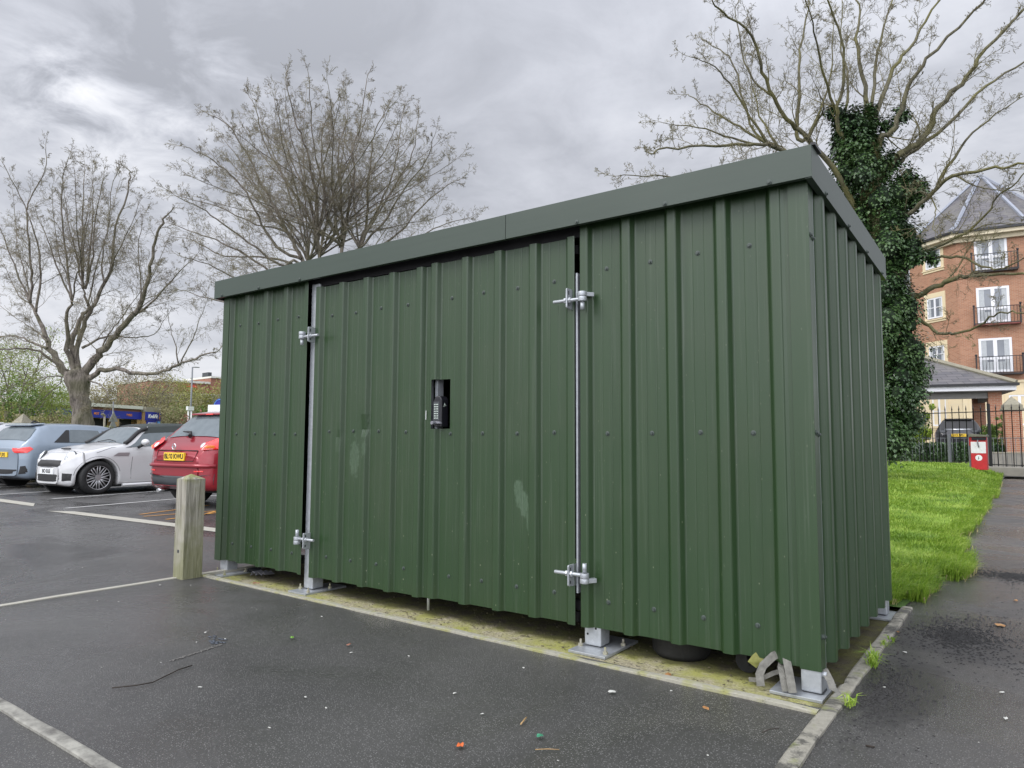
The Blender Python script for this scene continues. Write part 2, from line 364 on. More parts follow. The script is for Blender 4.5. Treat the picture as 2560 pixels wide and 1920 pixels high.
leafmat('olive_leaf', (.15, .155, .04), (.26, .26, .075), (.36, .37, .12), .7, .3, .2)
leafmat('budding', (.17, .155, .075), (.27, .245, .125), (.38, .35, .18), .7, .3, .2)
leafmat('green_bush', (.06, .11, .018), (.11, .18, .03), (.18, .26, .05), .6, .5, .2)
leafmat('yellow_bush', (.10, .16, .012), (.21, .30, .02), (.36, .45, .04), .5, .9, .25)
leafmat('brown_leaf', (.10, .035, .02), (.19, .075, .045), (.30, .14, .09), .6, 3)
leafmat('dead_leaf', (.25, .12, .04), (.35, .17, .06), (.45, .25, .1), .6, 3)
M['dead_grass'] = simple('dead_grass', (.36, .31, .15), .8, 0, .4, 20)
M['orange_leaf'] = simple('orange_leaf', (.62, .13, .03), .6, 0, .4, 60)
M['green_scrap'] = simple('green_scrap', (.05, .25, .14), .4, 0, .5, 60)
M['leaf_green'] = simple('leaf_green', (.16, .35, .05), .5, 0, .3, 60)
M['twig_pale'] = simple('twig_pale', (.42, .27, .12), .7, 0, .3, 60)
M['twig_dark'] = simple('twig_dark', (.03, .022, .016), .8, 0, .3, 60)
M['scrap_white'] = simple('scrap_white', (.50, .50, .46), .6, 0, .2, 60)
M['fabric_grey'] = simple('fabric_grey', (.17, .165, .145), .9, 0, .6, 40, .4, 90)
# buildings
def brick(name, c1, c2, mortar, sc=1):
    s = NT(name); b = s.n('ShaderNodeTexBrick'); uv = s.n('ShaderNodeUVMap'); s.l(uv.outputs[0], b.inputs['Vector'])
    b.inputs['Scale'].default_value = 1; b.inputs['Brick Width'].default_value = .225*sc; b.inputs['Row Height'].default_value = .075*sc
    b.inputs['Mortar Size'].default_value = .010; b.inputs['Color1'].default_value = (*c1, 1); b.inputs['Color2'].default_value = (*c2, 1)
    b.inputs['Mortar'].default_value = (*mortar, 1); b.inputs['Bias'].default_value = -.1
    c = s.mix(s.math('MULTIPLY', s.noise(.8, 6, .65), .5), b.outputs['Color'], [(x+y)/2*1.25 for x, y in zip(c1, c2)])
    s.set(Base_Color=c, Roughness=.85); M[name] = s.m
brick('brick_red', (.29, .128, .072), (.43, .21, .122), (.38, .30, .22))
brick('brick_pillar', (.30, .12, .07), (.42, .19, .11), (.38, .30, .22))
brick('brick_yellow', (.30, .20, .12), (.42, .29, .17), (.38, .33, .26))
M['brick_far'] = simple('brick_far', (.27, .125, .085), .85, 0, .2, .3)
M['cream'] = simple('cream', (.72, .60, .39), .8, 0, .10, .7)
M['cream_trim'] = simple('cream_trim', (.66, .58, .42), .8, 0, .12, 2)
M['white_frame'] = simple('white_frame', (.78, .78, .80), .35, 0, .04, 3)
s = NT('window_glass'); a = s.noise(.9, 3); s.set(Base_Color=s.mix(a, (.06, .07, .085), (.22, .24, .27)), Roughness=.06, Specular_IOR_Level=.9); M['window_glass'] = s.m
M['curtain'] = simple('curtain', (.45, .47, .48), .8, 0, .25, 12)
s = NT('slate'); b = s.n('ShaderNodeTexBrick'); uv = s.n('ShaderNodeUVMap'); s.l(uv.outputs[0], b.inputs['Vector'])
b.inputs['Scale'].default_value = 1; b.inputs['Brick Width'].default_value = .62; b.inputs['Row Height'].default_value = .24; b.inputs['Mortar Size'].default_value = .014
b.inputs['Color1'].default_value = (.085, .082, .092, 1); b.inputs['Color2'].default_value = (.135, .125, .130, 1); b.inputs['Mortar'].default_value = (.035, .033, .035, 1)
c = s.mix(s.ramp(s.noise(.9, 5, .7), [(.45, 0.0), (.7, .6)]), b.outputs['Color'], (.20, .19, .16)); s.set(Base_Color=c, Roughness=.6); M['slate'] = s.m
M['lead'] = simple('lead', (.27, .29, .34), .5, 0, .15, 2)
M['gutter'] = simple('gutter', (.012, .012, .014), .4)
M['iron_black'] = simple('iron_black', (.012, .012, .014), .45, 0, .2, 10)
M['iron_grey'] = simple('iron_grey', (.18, .19, .20), .5, .3, .2, 10)
M['balcony_red'] = simple('balcony_red', (.20, .05, .04), .6)
M['stone_cap'] = simple('stone_cap', (.27, .25, .19), .9, 0, .35, 9, .4, 40)
M['concrete_wall'] = simple('concrete_wall', (.25, .235, .20), .9, 0, .35, 2.5, .3, 30)
M['soffit'] = simple('soffit', (.26, .25, .235), .8)
M['sign_blue'] = simple('sign_blue', (.012, .025, .30), .45, 0, .08, 3)
M['sign_lightblue'] = simple('sign_lightblue', (.16, .42, .78), .5, 0, .1, 9)
M['sign_white'] = simple('sign_white', (.78, .79, .78), .45, 0, .04, 6)
M['sign_text'] = simple('sign_text', (.88, .88, .88), .5, 0, .02)
M['sign_orange'] = simple('sign_orange', (.8, .25, .04), .5)
M['sign_red'] = simple('sign_red', (.62, .05, .04), .5)
M['black_ink'] = simple('black_ink', (.01, .01, .01), .5)
M['grey_back'] = simple('grey_back', (.24, .25, .25), .6)
M['roof_white'] = simple('roof_white', (.62, .62, .55), .6, 0, .1, .5)
M['wall_tan'] = simple('wall_tan', (.40, .26, .11), .8, 0, .2, .6)
M['bin_red'] = simple('bin_red', (.48, .018, .022), .5, 0, .25, 16)
M['bin_lid'] = simple('bin_lid', (.14, .14, .10), .7, 0, .3, 9)
s = NT('bin_panel'); s.set(Base_Color=s.mix(s.ramp(s.noise(16, 5, .7), [(.6, 0.0), (.68, .8)]), (.72, .72, .70), (.30, .27, .22)), Roughness=.5); M['bin_panel'] = s.m
# cars
def carpaint(name, col, metal=.3):
    s = NT(name); s.set(Base_Color=s.mix(s.noise(4, 5), [x*.93 for x in col], [x*1.05 for x in col]), Metallic=metal, Roughness=.33, Coat_Weight=.7, Coat_Roughness=.06); M[name] = s.m
carpaint('car_white', (.62, .62, .62), .1); carpaint('car_blue', (.24, .295, .36), .3); carpaint('car_red', (.29, .010, .022), .3); carpaint('car_silver', (.55, .56, .57), .3); carpaint('car_black', (.012, .012, .014), .1)
s = NT('car_glass'); s.set(Base_Color=s.mix(s.noise(5, 3), (.075, .095, .105), (.17, .20, .215)), Roughness=.05, Specular_IOR_Level=.6); M['car_glass'] = s.m
M['soft_top'] = simple('soft_top', (.030, .038, .036), .65, 0, .25, 5, .2, 40)
M['trim_black'] = simple('trim_black', (.016, .016, .017), .55)
M['trim_grey'] = simple('trim_grey', (.05, .055, .06), .6)
M['lamp_red'] = simple('lamp_red', (.85, .025, .020), .15, 0, .15, 9, 0, 60, .7, .8)
M['lamp_orange'] = simple('lamp_orange', (.85, .22, .03), .2)
M['lamp_clear'] = simple('lamp_clear', (.60, .62, .63), .12, .3, .35, 22, 0, 60, .8, .8)
M['chrome'] = simple('chrome', (.7, .71, .73), .12, 1)
M['alloy'] = simple('alloy', (.45, .45, .46), .3, .6)
M['alloy_dark'] = simple('alloy_dark', (.03, .03, .03), .4, .3)
M['brake_red'] = simple('brake_red', (.35, .02, .03), .5)
M['plate_yellow'] = simple('plate_yellow', (.85, .56, .04), .4, 0, .05)
M['plate_white'] = simple('plate_white', (.75, .76, .76), .4, 0, .05)
# ================================================================ ground
def sheet(name, pts, z, mat, uv=False):
    m = MB(); m.quad(*[(x, y, z) for x, y in pts]); return kind(m.build(name, mat))
def rect(x0, x1, y0, y1): return [(x0, y0), (x1, y0), (x1, y1), (x0, y1)]
sheet('ground', rect(-900, 900, -300, 1500), -.14, 'far_ground')
m = MB()
for (a, b, c, d) in ((-60, .09, -14, -.20), (-60, -4.58, -.20, 30), (-4.58, .09, 1.97, 30)): m.quad((a, c, 0), (b, c, 0), (b, d, 0), (a, d, 0))
kind(m.build('car_park', 'asphalt'))
sheet('footpath', rect(.10, 9, -14, 22.4), .004, 'path_asphalt')
def sst(t): t = min(1, max(0, t)); return t*t*(3-2*t)
def edge(y): return .19+noise.noise(Vector((y*.9, 3, 0)))*.16+noise.noise(Vector((y*3.1, 7, 0)))*.07+(.14 if 3.2 < y < 4.4 else 0) - (.14 if y < 2.2 else 0) - max(0, y-15)*.02
def lift(x, y): return .27*sst((y-10)/12)*sst((edge(y)-x)/.9)
m = MB()
for j in range(41):
    for i in range(21):
        y = 1.93+j*(24.6/40); x = -5.6+i*((edge(y)-.05 if j else .1)+5.6)/20; m.v.append((x, y, .012+lift(x, y)))
for j in range(40):
    for i in range(20): a = j*21+i; m.f.append((a, a+1, a+22, a+21)); m.sm.add(len(m.f)-1)
lawn = kind(m.build('lawn', 'soil_grass'))
sheet('verge', rect(-70, -6.5, 8.6, 60), .010, 'soil_grass')
sheet('street', rect(-8, 40, 24, 27.3), .016, 'path_asphalt')
def wobble_box(name, p0, p1, w, h, mat, seg=.12, z0=-.08, amp=.006, gaps=.9):
    """a run of edging stones: a low bar with slightly uneven edges and joints"""
    p0 = Vector((*p0, 0)); p1 = Vector((*p1, 0)); d = (p1-p0); L_ = d.length; d.normalize(); nrm = Vector((-d.y, d.x, 0))
    m = MB(); n = max(2, int(L_/seg)); b = 0; rows = []
    for i in range(n+1):
        q = p0+d*(L_*i/n); a = (noise.noise(q*5)*amp, noise.noise(q*5+Vector((9, 9, 9)))*amp, noise.noise(q*3+Vector((4, 0, 0)))*amp)
        if gaps and abs((L_*i/n) % gaps) < seg*.5: a = (a[0]+amp, a[1]-amp, a[2]-.006)
        for (s_, z) in ((-w/2+a[0], z0), (-w/2+a[0], h*.8+a[2]), (-w/2+.008+a[0], h+a[2]), (w/2-.008+a[1], h+a[2]), (w/2+a[1], h*.8+a[2]), (w/2+a[1], z0)):
            m.v.append(tuple(q+nrm*s_+Vector((0, 0, z))))
    for i in range(n):
        for k in range(5): m.f.append((i*6+k, (i+1)*6+k, (i+1)*6+k+1, i*6+k+1))
    m.f.append(tuple(range(6))); m.f.append(tuple(n*6+k for k in reversed(range(6))))
    return kind(m.build(name, mat))
wobble_box('edging_strip', (-4.60, -.195), (.085, -.265), .050, .012, 'edging', amp=.008)
wobble_box('kerb', (.122, 2.0), (.122, -6), .062, .020, 'kerb', amp=.0055, gaps=.92, seg=.05)
wobble_box('channel_strip', (-4.60, 1.95), (-4.585, -8), .055, .008, 'strip_concrete', amp=.003)
wobble_box('channel_strip', (-9, -2.185), (.085, -2.185), .050, .009, 'strip_dull', amp=.005)
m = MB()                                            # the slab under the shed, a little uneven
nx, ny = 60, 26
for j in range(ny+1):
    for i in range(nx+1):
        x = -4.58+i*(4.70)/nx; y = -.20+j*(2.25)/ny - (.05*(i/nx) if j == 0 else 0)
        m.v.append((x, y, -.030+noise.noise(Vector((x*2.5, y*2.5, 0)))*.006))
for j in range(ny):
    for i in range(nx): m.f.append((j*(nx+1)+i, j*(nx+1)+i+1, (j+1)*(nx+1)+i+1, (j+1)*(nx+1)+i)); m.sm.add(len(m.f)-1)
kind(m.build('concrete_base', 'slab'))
m = MB()                                            # the concrete strip across the mouth of the bays, broken once
m.quad((-20, 1.20, .005), (-11.95, 1.28, .005), (-12.5, 1.50, .005), (-20, 1.42, .005))
m.quad((-11.0, 1.12, .005), (-4.75, 1.44, .005), (-4.75, 1.66, .005), (-10.6, 1.34, .005))
kind(m.build('channel_strip', 'strip_concrete'))
def paint_line(p, ang, ln, w, mat, z=.006):
    d = Vector((-math.sin(R(ang)), math.cos(R(ang)), 0)); n_ = Vector((d.y, -d.x, 0)); p = Vector((*p, z)); m = MB()
    m.quad(p-n_*w/2, p+n_*w/2, p+n_*w/2+d*ln, p-n_*w/2+d*ln); return kind(m.build('bay_marking', mat))
for p in ((-11.22, 1.45), (-13.27, 2.05), (-15.02, 1.55), (-17.35, 2.0), (-19.7, 1.9)): paint_line(p, 11, 5.0, .085, 'line_paint')
for p, a_, l_ in (((-9.15, 1.62), -3, 1.6), ((-9.45, 1.72), 22, 1.5), ((-8.55, 1.62), 18, 2.2), ((-8.2, 1.62), 40, 1.4)): paint_line(p, a_, l_, .05, 'yellow_paint', .007)
m = MB()                                            # crumbled patches at the edge of the path
def crumble(cx, cy, rx, ry, rot, n, name, mat='path_asphalt'):
    m = MB()
    for i in range(n):
        a = random.uniform(0, 6.28); r = abs(random.gauss(0, .48)); q = 1+.35*math.sin(3*a+cx*9)+.2*math.sin(7*a); x = math.cos(a)*r*rx*q; y = math.sin(a)*r*ry*q
        X_ = cx+x*math.cos(rot)-y*math.sin(rot); Y_ = cy+x*math.sin(rot)+y*math.cos(rot); k = random.uniform(.0018, .0055)*(1.25-.4*min(1, r))
        if X_ < .17: continue
        m.ball((X_, Y_, .004+k*.1), (k*random.uniform(.8, 2.0), k, k*.55), 5, 3, .3)
    return kind(m.build(name, mat), 'stuff')
tag(crumble(.44, 1.35, .42, .75, .0, 2600, 'loose_grit', 'grit_dark'), 'dark loose grit spilled over the path beside the kerb', 'grit')
tag(crumble(.66, 3.75, .55, .45, .1, 1800, 'loose_grit', 'grit_dark'), 'dark loose grit on the path where the long grass bulges out', 'grit')
tag(crumble(.26, .1, .20, .9, .0, 1000, 'loose_grit', 'grit_dark'), 'thin scatter of dark grit along the kerb near the shed corner', 'grit')

# ================================================================ shed
P = .26                                             # pitch of the box profile
XS, ZS, DY = .0629, .088, 1.8577                    # outer face of the side, bottom of the sheets, depth
ZF0, ZF1, DROP = 2.2715, 2.4192, .0958              # fascia bottom and top, fall of the roof to the back
shed = thing('storage_shed', 'long dark green corrugated steel shed on galvanised posts with double doors', 'shed', (0, 0, 0))
def profile(s0, s1, rib0):
    """(s, depth) points of the sheet between s0 and s1: ribs stand at rib0 + k*P, depth 0 is the rib top, .034 the pan"""
    pts = []; k = math.floor((s0-rib0)/P)-1
    while rib0+k*P < s1+P:
        c = rib0+k*P
        for ds, dp in ((-.058, .034), (-.050, .0339), (-.0455, .0325), (-.041, .0285), (-.0265, .0055), (-.022, .0014), (-.0175, .0001), (-.010, 0), (.010, 0), (.0175, .0001), (.022, .0014), (.0265, .0055), (.041, .0285), (.0455, .0325), (.050, .0339), (.058, .034), (.098, .034), (.100, .0352), (.103, .0352), (.105, .034), (.156, .034), (.158, .0352), (.161, .0352), (.163, .034)):
            pts.append((c+ds, dp))
        k += 1
    pts.sort(); out = []
    def dat(s):
        for (a, da), (b, db) in zip(pts, pts[1:]):
            if a <= s <= b: return da if b-a < 1e-9 else da+(db-da)*(s-a)/(b-a)
        return .034
    out = [(s0, dat(s0))]+[q for q in pts if s0+1e-4 < q[0] < s1-1e-4]+[(s1, dat(s1))]
    return out, dat
def cladding(name, s0, s1, z0, z1, rib0, mat, parent, axis='x', face=0.0, hole=None, dents=(), skew=None, top=None, label=None, flip=1):
    pr, dat = profile(s0, s1, rib0); ss = [q[0] for q in pr]
    if hole: ss = sorted(set([round(x, 5) for x in ss]+[hole[0], hole[1]]))
    nz = 40 if dents else 10; zs = [z0+(z1-z0)*i/nz for i in range(nz+1)]
    if hole: zs = sorted(zs+[hole[2], hole[3]])
    m = MB()
    for z in zs:
        for s_ in ss:
            d = dat(s_); zq = z
            if axis == 'x' and s_ > -.088: d = min(d, .010)
            if top and z == zs[-1]: zq = top(s_)
            for (cs, cz, rs, rz_, amt) in dents: d += amt*math.exp(-((s_-cs)/rs)**2-((z-cz)/rz_)**2)
            if z == zs[0]: d += noise.noise(Vector((s_*9, 1, 1)))*.002
            m.v.append((s_, face+d, zq) if axis == 'x' else (face-flip*d, s_, zq))
    n = len(ss)
    for j in range(len(zs)-1):
        for i in range(n-1):
            if hole and ss[i] >= hole[0]-1e-6 and ss[i+1] <= hole[1]+1e-6 and zs[j] >= hole[2]-1e-6 and zs[j+1] <= hole[3]+1e-6: continue
            a = j*n+i; f = (a, a+1, a+n+1, a+n); sm_ = (ss[i]+ss[i+1])/2; off_s = abs((sm_-rib0+P/2) % P-P/2)
            m.f.append(f if axis == 'x' and flip == 1 else tuple(reversed(f)) if flip < 0 else f)
    return m.build(name, mat, parent, solid=.0012, label=label)
# one screw, shared by all
m = MB(); m.tube([(0, .004, 0), (0, -.0030, 0), (0, -.0034, 0), (0, -.0042, 0), (0, -.0044, 0), (0, -.0105, 0)], [.0125, .0125, .0112, .0095, .0066, .0062], 12, smooth=False)
screw0 = m.build('screw', 'screw_green'); SC = [screw0]
def screw(parent, x, y, z, rz=0.0):
    if SC: o = SC.pop(); o.parent = parent; o.location = (x, y, z); o.rotation_euler = (0, 0, rz); return
    inst(screw0, parent, (x, y, z), (0, 0, rz))
# --- front: fixed panel on the right, two door leaves, fixed panel on the left
RR = -.2409+.13
panR = cladding('wall_panel', -1.171, -.046, ZS, 2.33, RR, 'green_paint', shed)
panL = cladding('wall_panel', -4.672, -3.560, ZS, 2.33, -3.7119+.13, 'green_paint', shed, label='narrow left front panel')
doorR = cladding('door', -2.322, -1.207, .090, 2.232, -1.3609+.13, 'door_paint', shed, hole=(-2.279, -2.146, 1.154, 1.470), dents=[(-1.60, .75, .08, .16, .004)], label='right door leaf with the cut-out for the lock', face=-.002)
doorL = cladding('door', -3.474, -2.329, .080, 2.225, -2.5374+.13, 'door_paint', shed, dents=[(-2.925, 1.165, .030, .045, .024), (-2.96, 1.10, .05, .16, .008), (-3.185, 1.09, .02, .05, .010)], label='left door leaf with a dented rib', face=.002)
for k in range(4):
    for z in (.2294, 1.1243, 2.0279):
        screw(panR, -.2409-P*k, .034, z+random.uniform(-.004, .004)); screw(panL, -3.7119-P*k, .034, z+random.uniform(-.004, .004))
    for z in (.2387, 1.1243, 1.9933):
        screw(doorR, -1.3609-P*k, .032, z+random.uniform(-.004, .004)); screw(doorL, -2.5374-P*k, .036, z+random.uniform(-.004, .004)+(.014 if z == 1.1243 else 0))
# lip folded behind the cut-out
m = MB(); m.box(-2.279, -2.146, .034, .060, 1.150, 1.154); m.build('cut_out_edge', 'green_paint', doorR)
# --- side, back, left end
def topy(y): return ZF0+.04-DROP*y/DY
side = cladding('wall_panel', .030, 1.850, ZS-.002, 2.2, .200, 'green_paint', shed, axis='y', face=XS, top=lambda s_: topy(s_), label='right end wall panel')
cladding('wall_panel', .02, 1.850, ZS, 2.2, .15, 'green_paint', shed, axis='y', face=-4.68, flip=-1, top=lambda s_: topy(s_), label='left end wall panel')
m = MB(); pr, dat = profile(-4.67, .05, 0)
for z in (ZS, 2.19):
    for s_, d in pr: m.v.append((s_, 1.86-d, z))
n_ = len(pr)
for i in range(n_-1): m.f.append((i+1, i, i+n_, i+1+n_))
m.build('wall_panel', 'green_paint', shed, solid=.0012, label='long back wall panel')
for z in (.22, 1.12, 2.0):
    for k in (1, 3, 5): screw(side, XS-.034, .200+P*k+.13, z, R(90))
# --- corner flashing
m = MB()
def Lfold(m, x, y, w1, w2, z0, z1, sx=1, y2=1):
    for (a, b) in (((x-sx*w1, y), (x, y)), ((x, y), (x, y+y2*w2))):
        t = .0015; zt = z1
        m.box(min(a[0], b[0])-(t if a[0] == b[0] else 0), max(a[0], b[0]), min(a[1], b[1])-(t if a[1] == b[1] else 0), max(a[1], b[1]), z0, z1)
XF = .042
Lfold(m, XF, -.004, .090, .082, ZS-.004, 2.30)
fl = m.build('corner_flashing', 'green_paint', shed, bevel=.002)
for z in (.2287, 1.1243, 2.03): screw(fl, XF, .022, z, R(90)); screw(fl, XF, .062, z-.008, R(90))
m = MB(); m.box(-4.684, -4.60, -.0055, -.003, ZS-.003, 2.30); m.box(-4.686, -4.684, -.0055, .10, ZS-.003, 2.30); m.build('corner_flashing', 'green_paint', shed, label='flashing on the left front corner')
# --- fascia with folded edges, roof sheet
FX0, FX1, FY = -4.738, .0766, -.0667
def fascia(name, x0, x1, y, label=None):
    m = MB(); T = .0015
    m.box(x0, x1, y, y+T, ZF0, ZF1); m.box(x0, x1, y+T, y+.030, ZF0, ZF0+T); m.box(x0, x1, y+T, y+.095, ZF1-T, ZF1)
    return m.build(name, 'fascia_paint', shed, bevel=.0012, label=label)
fa = fascia('fascia', -1.640, FX1, FY, 'right length of the front fascia'); fb = fascia('fascia', FX0, -1.6445, FY+.0018, 'left length of the front fascia')
def yz(name, x, sgn, label):
    m = MB(); y0, y1 = FY+.002, DY+.067; T = .0015
    def zz_(y): return -DROP*(y-FY)/(y1-FY)
    for (xa, xb, za, zb) in ((x-T*sgn, x, ZF0-.004, ZF1-.001), (x-.030*sgn, x-T*sgn, ZF0-.004, ZF0-.0025), (x-.085*sgn, x-T*sgn, ZF1-.0025, ZF1-.001)):
        b = len(m.v)
        for y in (y0, y1):
            for (xx, z) in ((xa, za), (xb, za), (xb, zb), (xa, zb)): m.v.append((xx, y, z+zz_(y)))
        for f in ((0, 1, 2, 3), (7, 6, 5, 4), (0, 4, 5, 1), (1, 5, 6, 2), (2, 6, 7, 3), (3, 7, 4, 0)): m.f.append(tuple(b+k for k in f))
    return m.build(name, 'fascia_paint', shed, label=label)
fs = yz('fascia', FX1, 1, 'fascia along the right end'); yz('fascia', FX0, -1, 'fascia along the left end')
m = MB(); m.box(FX0, FX1, DY+.0665, DY+.068, ZF0-DROP, ZF1-DROP); m.build('fascia', 'fascia_paint', shed, label='fascia along the back')
for x in [RR-P*k for k in (0, 2, 4)]+[-3.7119+.13-P*k for k in (0, 2, 4)]: screw(fa if x > -1.64 else fb, x, FY, ZF0+.012)
for y in (.29, .29+2*P, .29+4*P, .29+6*P): screw(fs, FX1, y-.09, ZF0+.010-DROP*y/DY, R(90))
m = MB(); b = 0; n_ = 95                                # ribbed roof sheet, ribs running front to back
for (y, z) in ((FY+.03, ZF1-.008), (DY+.12, ZF1-.008-DROP)):
    for i in range(n_):
        x = FX0+.05+(FX1-FX0-.10)*i/(n_-1); m.v.append((x, y, z+(.0 if i % 5 else .020)))
for i in range(n_-1): m.f.append((i, i+1, n_+i+1, n_+i))
m.build('roof', 'fascia_paint', shed, solid=.001)
m = MB(); m.poly([(0, 0), (.12, -.0045), (.12, .012), (0, .012)], Matrix(((0, 1, 0, FX1+.012), (1, 0, 0, FY+.02), (0, 0, 1, ZF1+.004), (0, 0, 0, 1))), -.02, .0); m.build('roof_cap', 'gutter', shed)
# --- dark inside: header rails, liner
m = MB(); m.box(-4.6, -.02, .045, .095, 2.235, 2.30); m.box(-4.6, -.02, .05, .10, .16, .21)
m.box(-3.47, -2.36, .040, .075, .10, .15); m.box(-2.33, -1.21, .040, .075, .10, .15); m.box(-3.47, -2.36, .040, .075, 2.14, 2.19); m.box(-2.33, -1.21, .040, .075, 2.14, 2.19)
m.build('rail', 'black_dark', shed)
m = MB(); m.box(-2.352, -2.334, .045, .08, .11, 2.18); m.build('door_frame', 'galvanised', shed); m = MB(); m.box(-2.284, -2.262, .040, .095, .11, 2.18); m.build('door_frame', 'galvanised', shed)
m = MB(); m.box(-3.492, -3.476, .020, .060, .09, 2.2); m.build('door_frame', 'galvanised', shed)
m = MB(); m.box(-1.2045, -1.193, .010, .050, .26, 2.02); m.build('door_frame', 'galvanised', shed)
# --- posts on base plates
def post(x0, y0, label=None, z1=2.26, pl=(.02, .10, .11, .16), bolts=True, w=.10):
    m = MB(); m.box(x0, x0+w, y0, y0+.10, -.010, z1); p = m.build('post', 'galvanised', shed, bevel=.006, label=label)
    m = MB(); m.box(x0-pl[0], x0+.10+pl[1], y0-pl[2], y0+.10+pl[3], -.030, -.016); q = m.build('base_plate', 'galvanised', p, bevel=.002)
    m = MB(); m.box(x0+.012, x0+.088, y0+.012, y0+.088, -.018, -.008); m.build('weld_seat', 'trim_grey', p)
    if bolts:
        m = MB()
        for (bx, by) in ((x0-pl[0]+.018, y0-.02), (x0+.10+pl[1]-.02, y0-pl[2]+.04), (x0+.10+pl[1]-.02, y0+.12)):
            m = MB(); m.tube([(bx, by, -.018), (bx, by, -.002), (bx, by, -.0015), (bx, by, .020)], [.013, .013, .006, .006], 6, smooth=False); m.build('anchor_bolt', 'edging', q)
    return p
post(-4.672, .040, 'left front corner post'); post(-3.565, .036, 'post beside the left door', pl=(.03, .07, .115, .16)); post(-1.170, .036, 'post beside the right door', pl=(.03, .09, .120, .16))
post(-.0465, -.001, 'right front corner post', w=.086, pl=(.12, .002, .062, .10), bolts=False); post(-.065, 1.745, 'right back corner post', z1=2.2, pl=(.10, .10, .08, .08)); post(-4.675, 1.745, 'left back corner post', z1=2.2)
m = MB(); m.cyl((.036, .02, .070), (.058, .02, .070), .013, n=12); m.build('end_bolt', 'galvanised', shed)
# holes and marks on the foot beside the right door
for (hx, hz) in ((-1.150, .048), (-1.10, .082)): m = MB(); m.cyl((hx, .0362, hz), (hx, .0345, hz), .006, n=10); m.build('bolt_hole', 'black_dark', shed)
# --- hinges: bracket plate, threaded eye bolt through it, pin through two rings
def hinge(x, z, sg, up, label):
    m = MB(); m.poly([(-.062, -.052), (-.056, -.058), (.02, -.064), (.02, .054), (-.056, .054), (-.062, .048)], Matrix(((0, 1, 0, x), (1, 0, 0, 0), (0, 0, 1, z), (0, 0, 0, 1))), -.004, .004)
    h = m.build('hinge', 'galvanised', shed, bevel=.0012, label=label); yb = -.043
    m = MB(); m.box(x-.0045, x+.0045, yb-.006, yb+.006, z+.018, z+.040); m.build('slot', 'trim_grey', h); m = MB()
    m.box(x-.0045, x+.0045, yb-.006, yb+.006, z-.046, z-.030); m.build('slot', 'trim_grey', h)
    m = MB(); zb = z-.014 if up > 0 else z+.008
    m.cyl((x-sg*.095, yb, zb), (x+sg*.075, yb, zb), .0098, n=14)
    for q in (-.016, .013): m.cyl((x+sg*q-.007, yb, zb), (x+sg*q+.007, yb, zb), .0165, n=6, smooth=False)
    m.cyl((x+sg*.092, yb, zb-.014), (x+sg*.092, yb, zb+.012), .024, n=18); m.build('eye_bolt', 'galvanised', h, bevel=.001)
    m = MB(); z2 = zb+up*.0275
    m.cyl((x+sg*.092, yb, z2-.014), (x+sg*.092, yb, z2+.012), .025, n=18)
    m.poly([(0, -.013), (.066, -.013), (.066, .010), (0, .010)], TR((x+sg*.092, yb, z2), R(58) if sg > 0 else R(122)), -.014, .014)
    m.build('strap_eye', 'galvanised', h, bevel=.002)
    m = MB(); zp = zb-up*.016
    m.cyl((x+sg*.092, yb, zp), (x+sg*.092, yb, zp-up*.046), .0125, n=14); m.build('pin', 'galvanised', h)
hinge(-1.222, 1.872, 1, 1, 'upper hinge of the right door'); hinge(-1.214, .362, 1, -1, 'lower hinge of the right door')
hinge(-3.470, 1.862, -1, 1, 'upper hinge of the left door'); hinge(-3.462, .350, -1, -1, 'lower hinge of the left door')
# --- drop rod between the leaves
m = MB(); m.cyl((-2.318, .040, .004), (-2.318, .040, .20), .0085, n=10); m.build('drop_rod', 'galvanised', shed)
# --- push-button lock in the cut-out
m = MB(); T = TR((-2.216, .045, 1.165))
m.poly([(-.036, .010), (-.022, 0), (.034, 0), (.034, .175), (.018, .196), (-.020, .196), (-.036, .165)], T, -.055, .012); lock = m.build('push_button_lock', 'black_plastic', shed, bevel=.006)
m = MB()
for r_ in range(7):
    for c_ in range(3): m.ball((-2.238+.0125*c_, -.0125, 1.220+.0145*r_), (.0043, .003, .0043), 8, 4)
m.build('key_button', 'button_white', lock)
m = MB(); m.box(-2.250, -2.200, -.0112, -.0098, 1.205, 1.326); m.build('keypad_plate', 'trim_grey', lock)
m = MB(); m.poly([(-.040, .020), (.040, .020), (.030, .034), (-.022, .036)], T, -.075, -.054); m.cyl((-2.222, -.058, 1.19), (-2.222, -.03, 1.19), .012); m.build('turn_handle', 'grey_plastic', lock, bevel=.002)
m = MB(); m.poly([(-.008, .0), (.010, .0), (.002, .016), (-.004, .018)], Matrix(((0, 1, 0, -2.182), (1, 0, 0, .02), (0, 0, 1, 1.298), (0, 0, 0, 1))), -.0005, .0008)
m.poly([(-.012, -.004), (.014, .002), (.014, .006), (-.012, .002)], Matrix(((0, 1, 0, -2.182), (1, 0, 0, .02), (0, 0, 1, 1.298), (0, 0, 0, 1))), -.0005, .0008); m.build('lock_logo', 'button_white', lock)
m = MB(); m.box(-2.3525, -2.3485, .0265, .0285, 1.215, 1.272); m.build('tape_mark', 'sign_white', doorL)

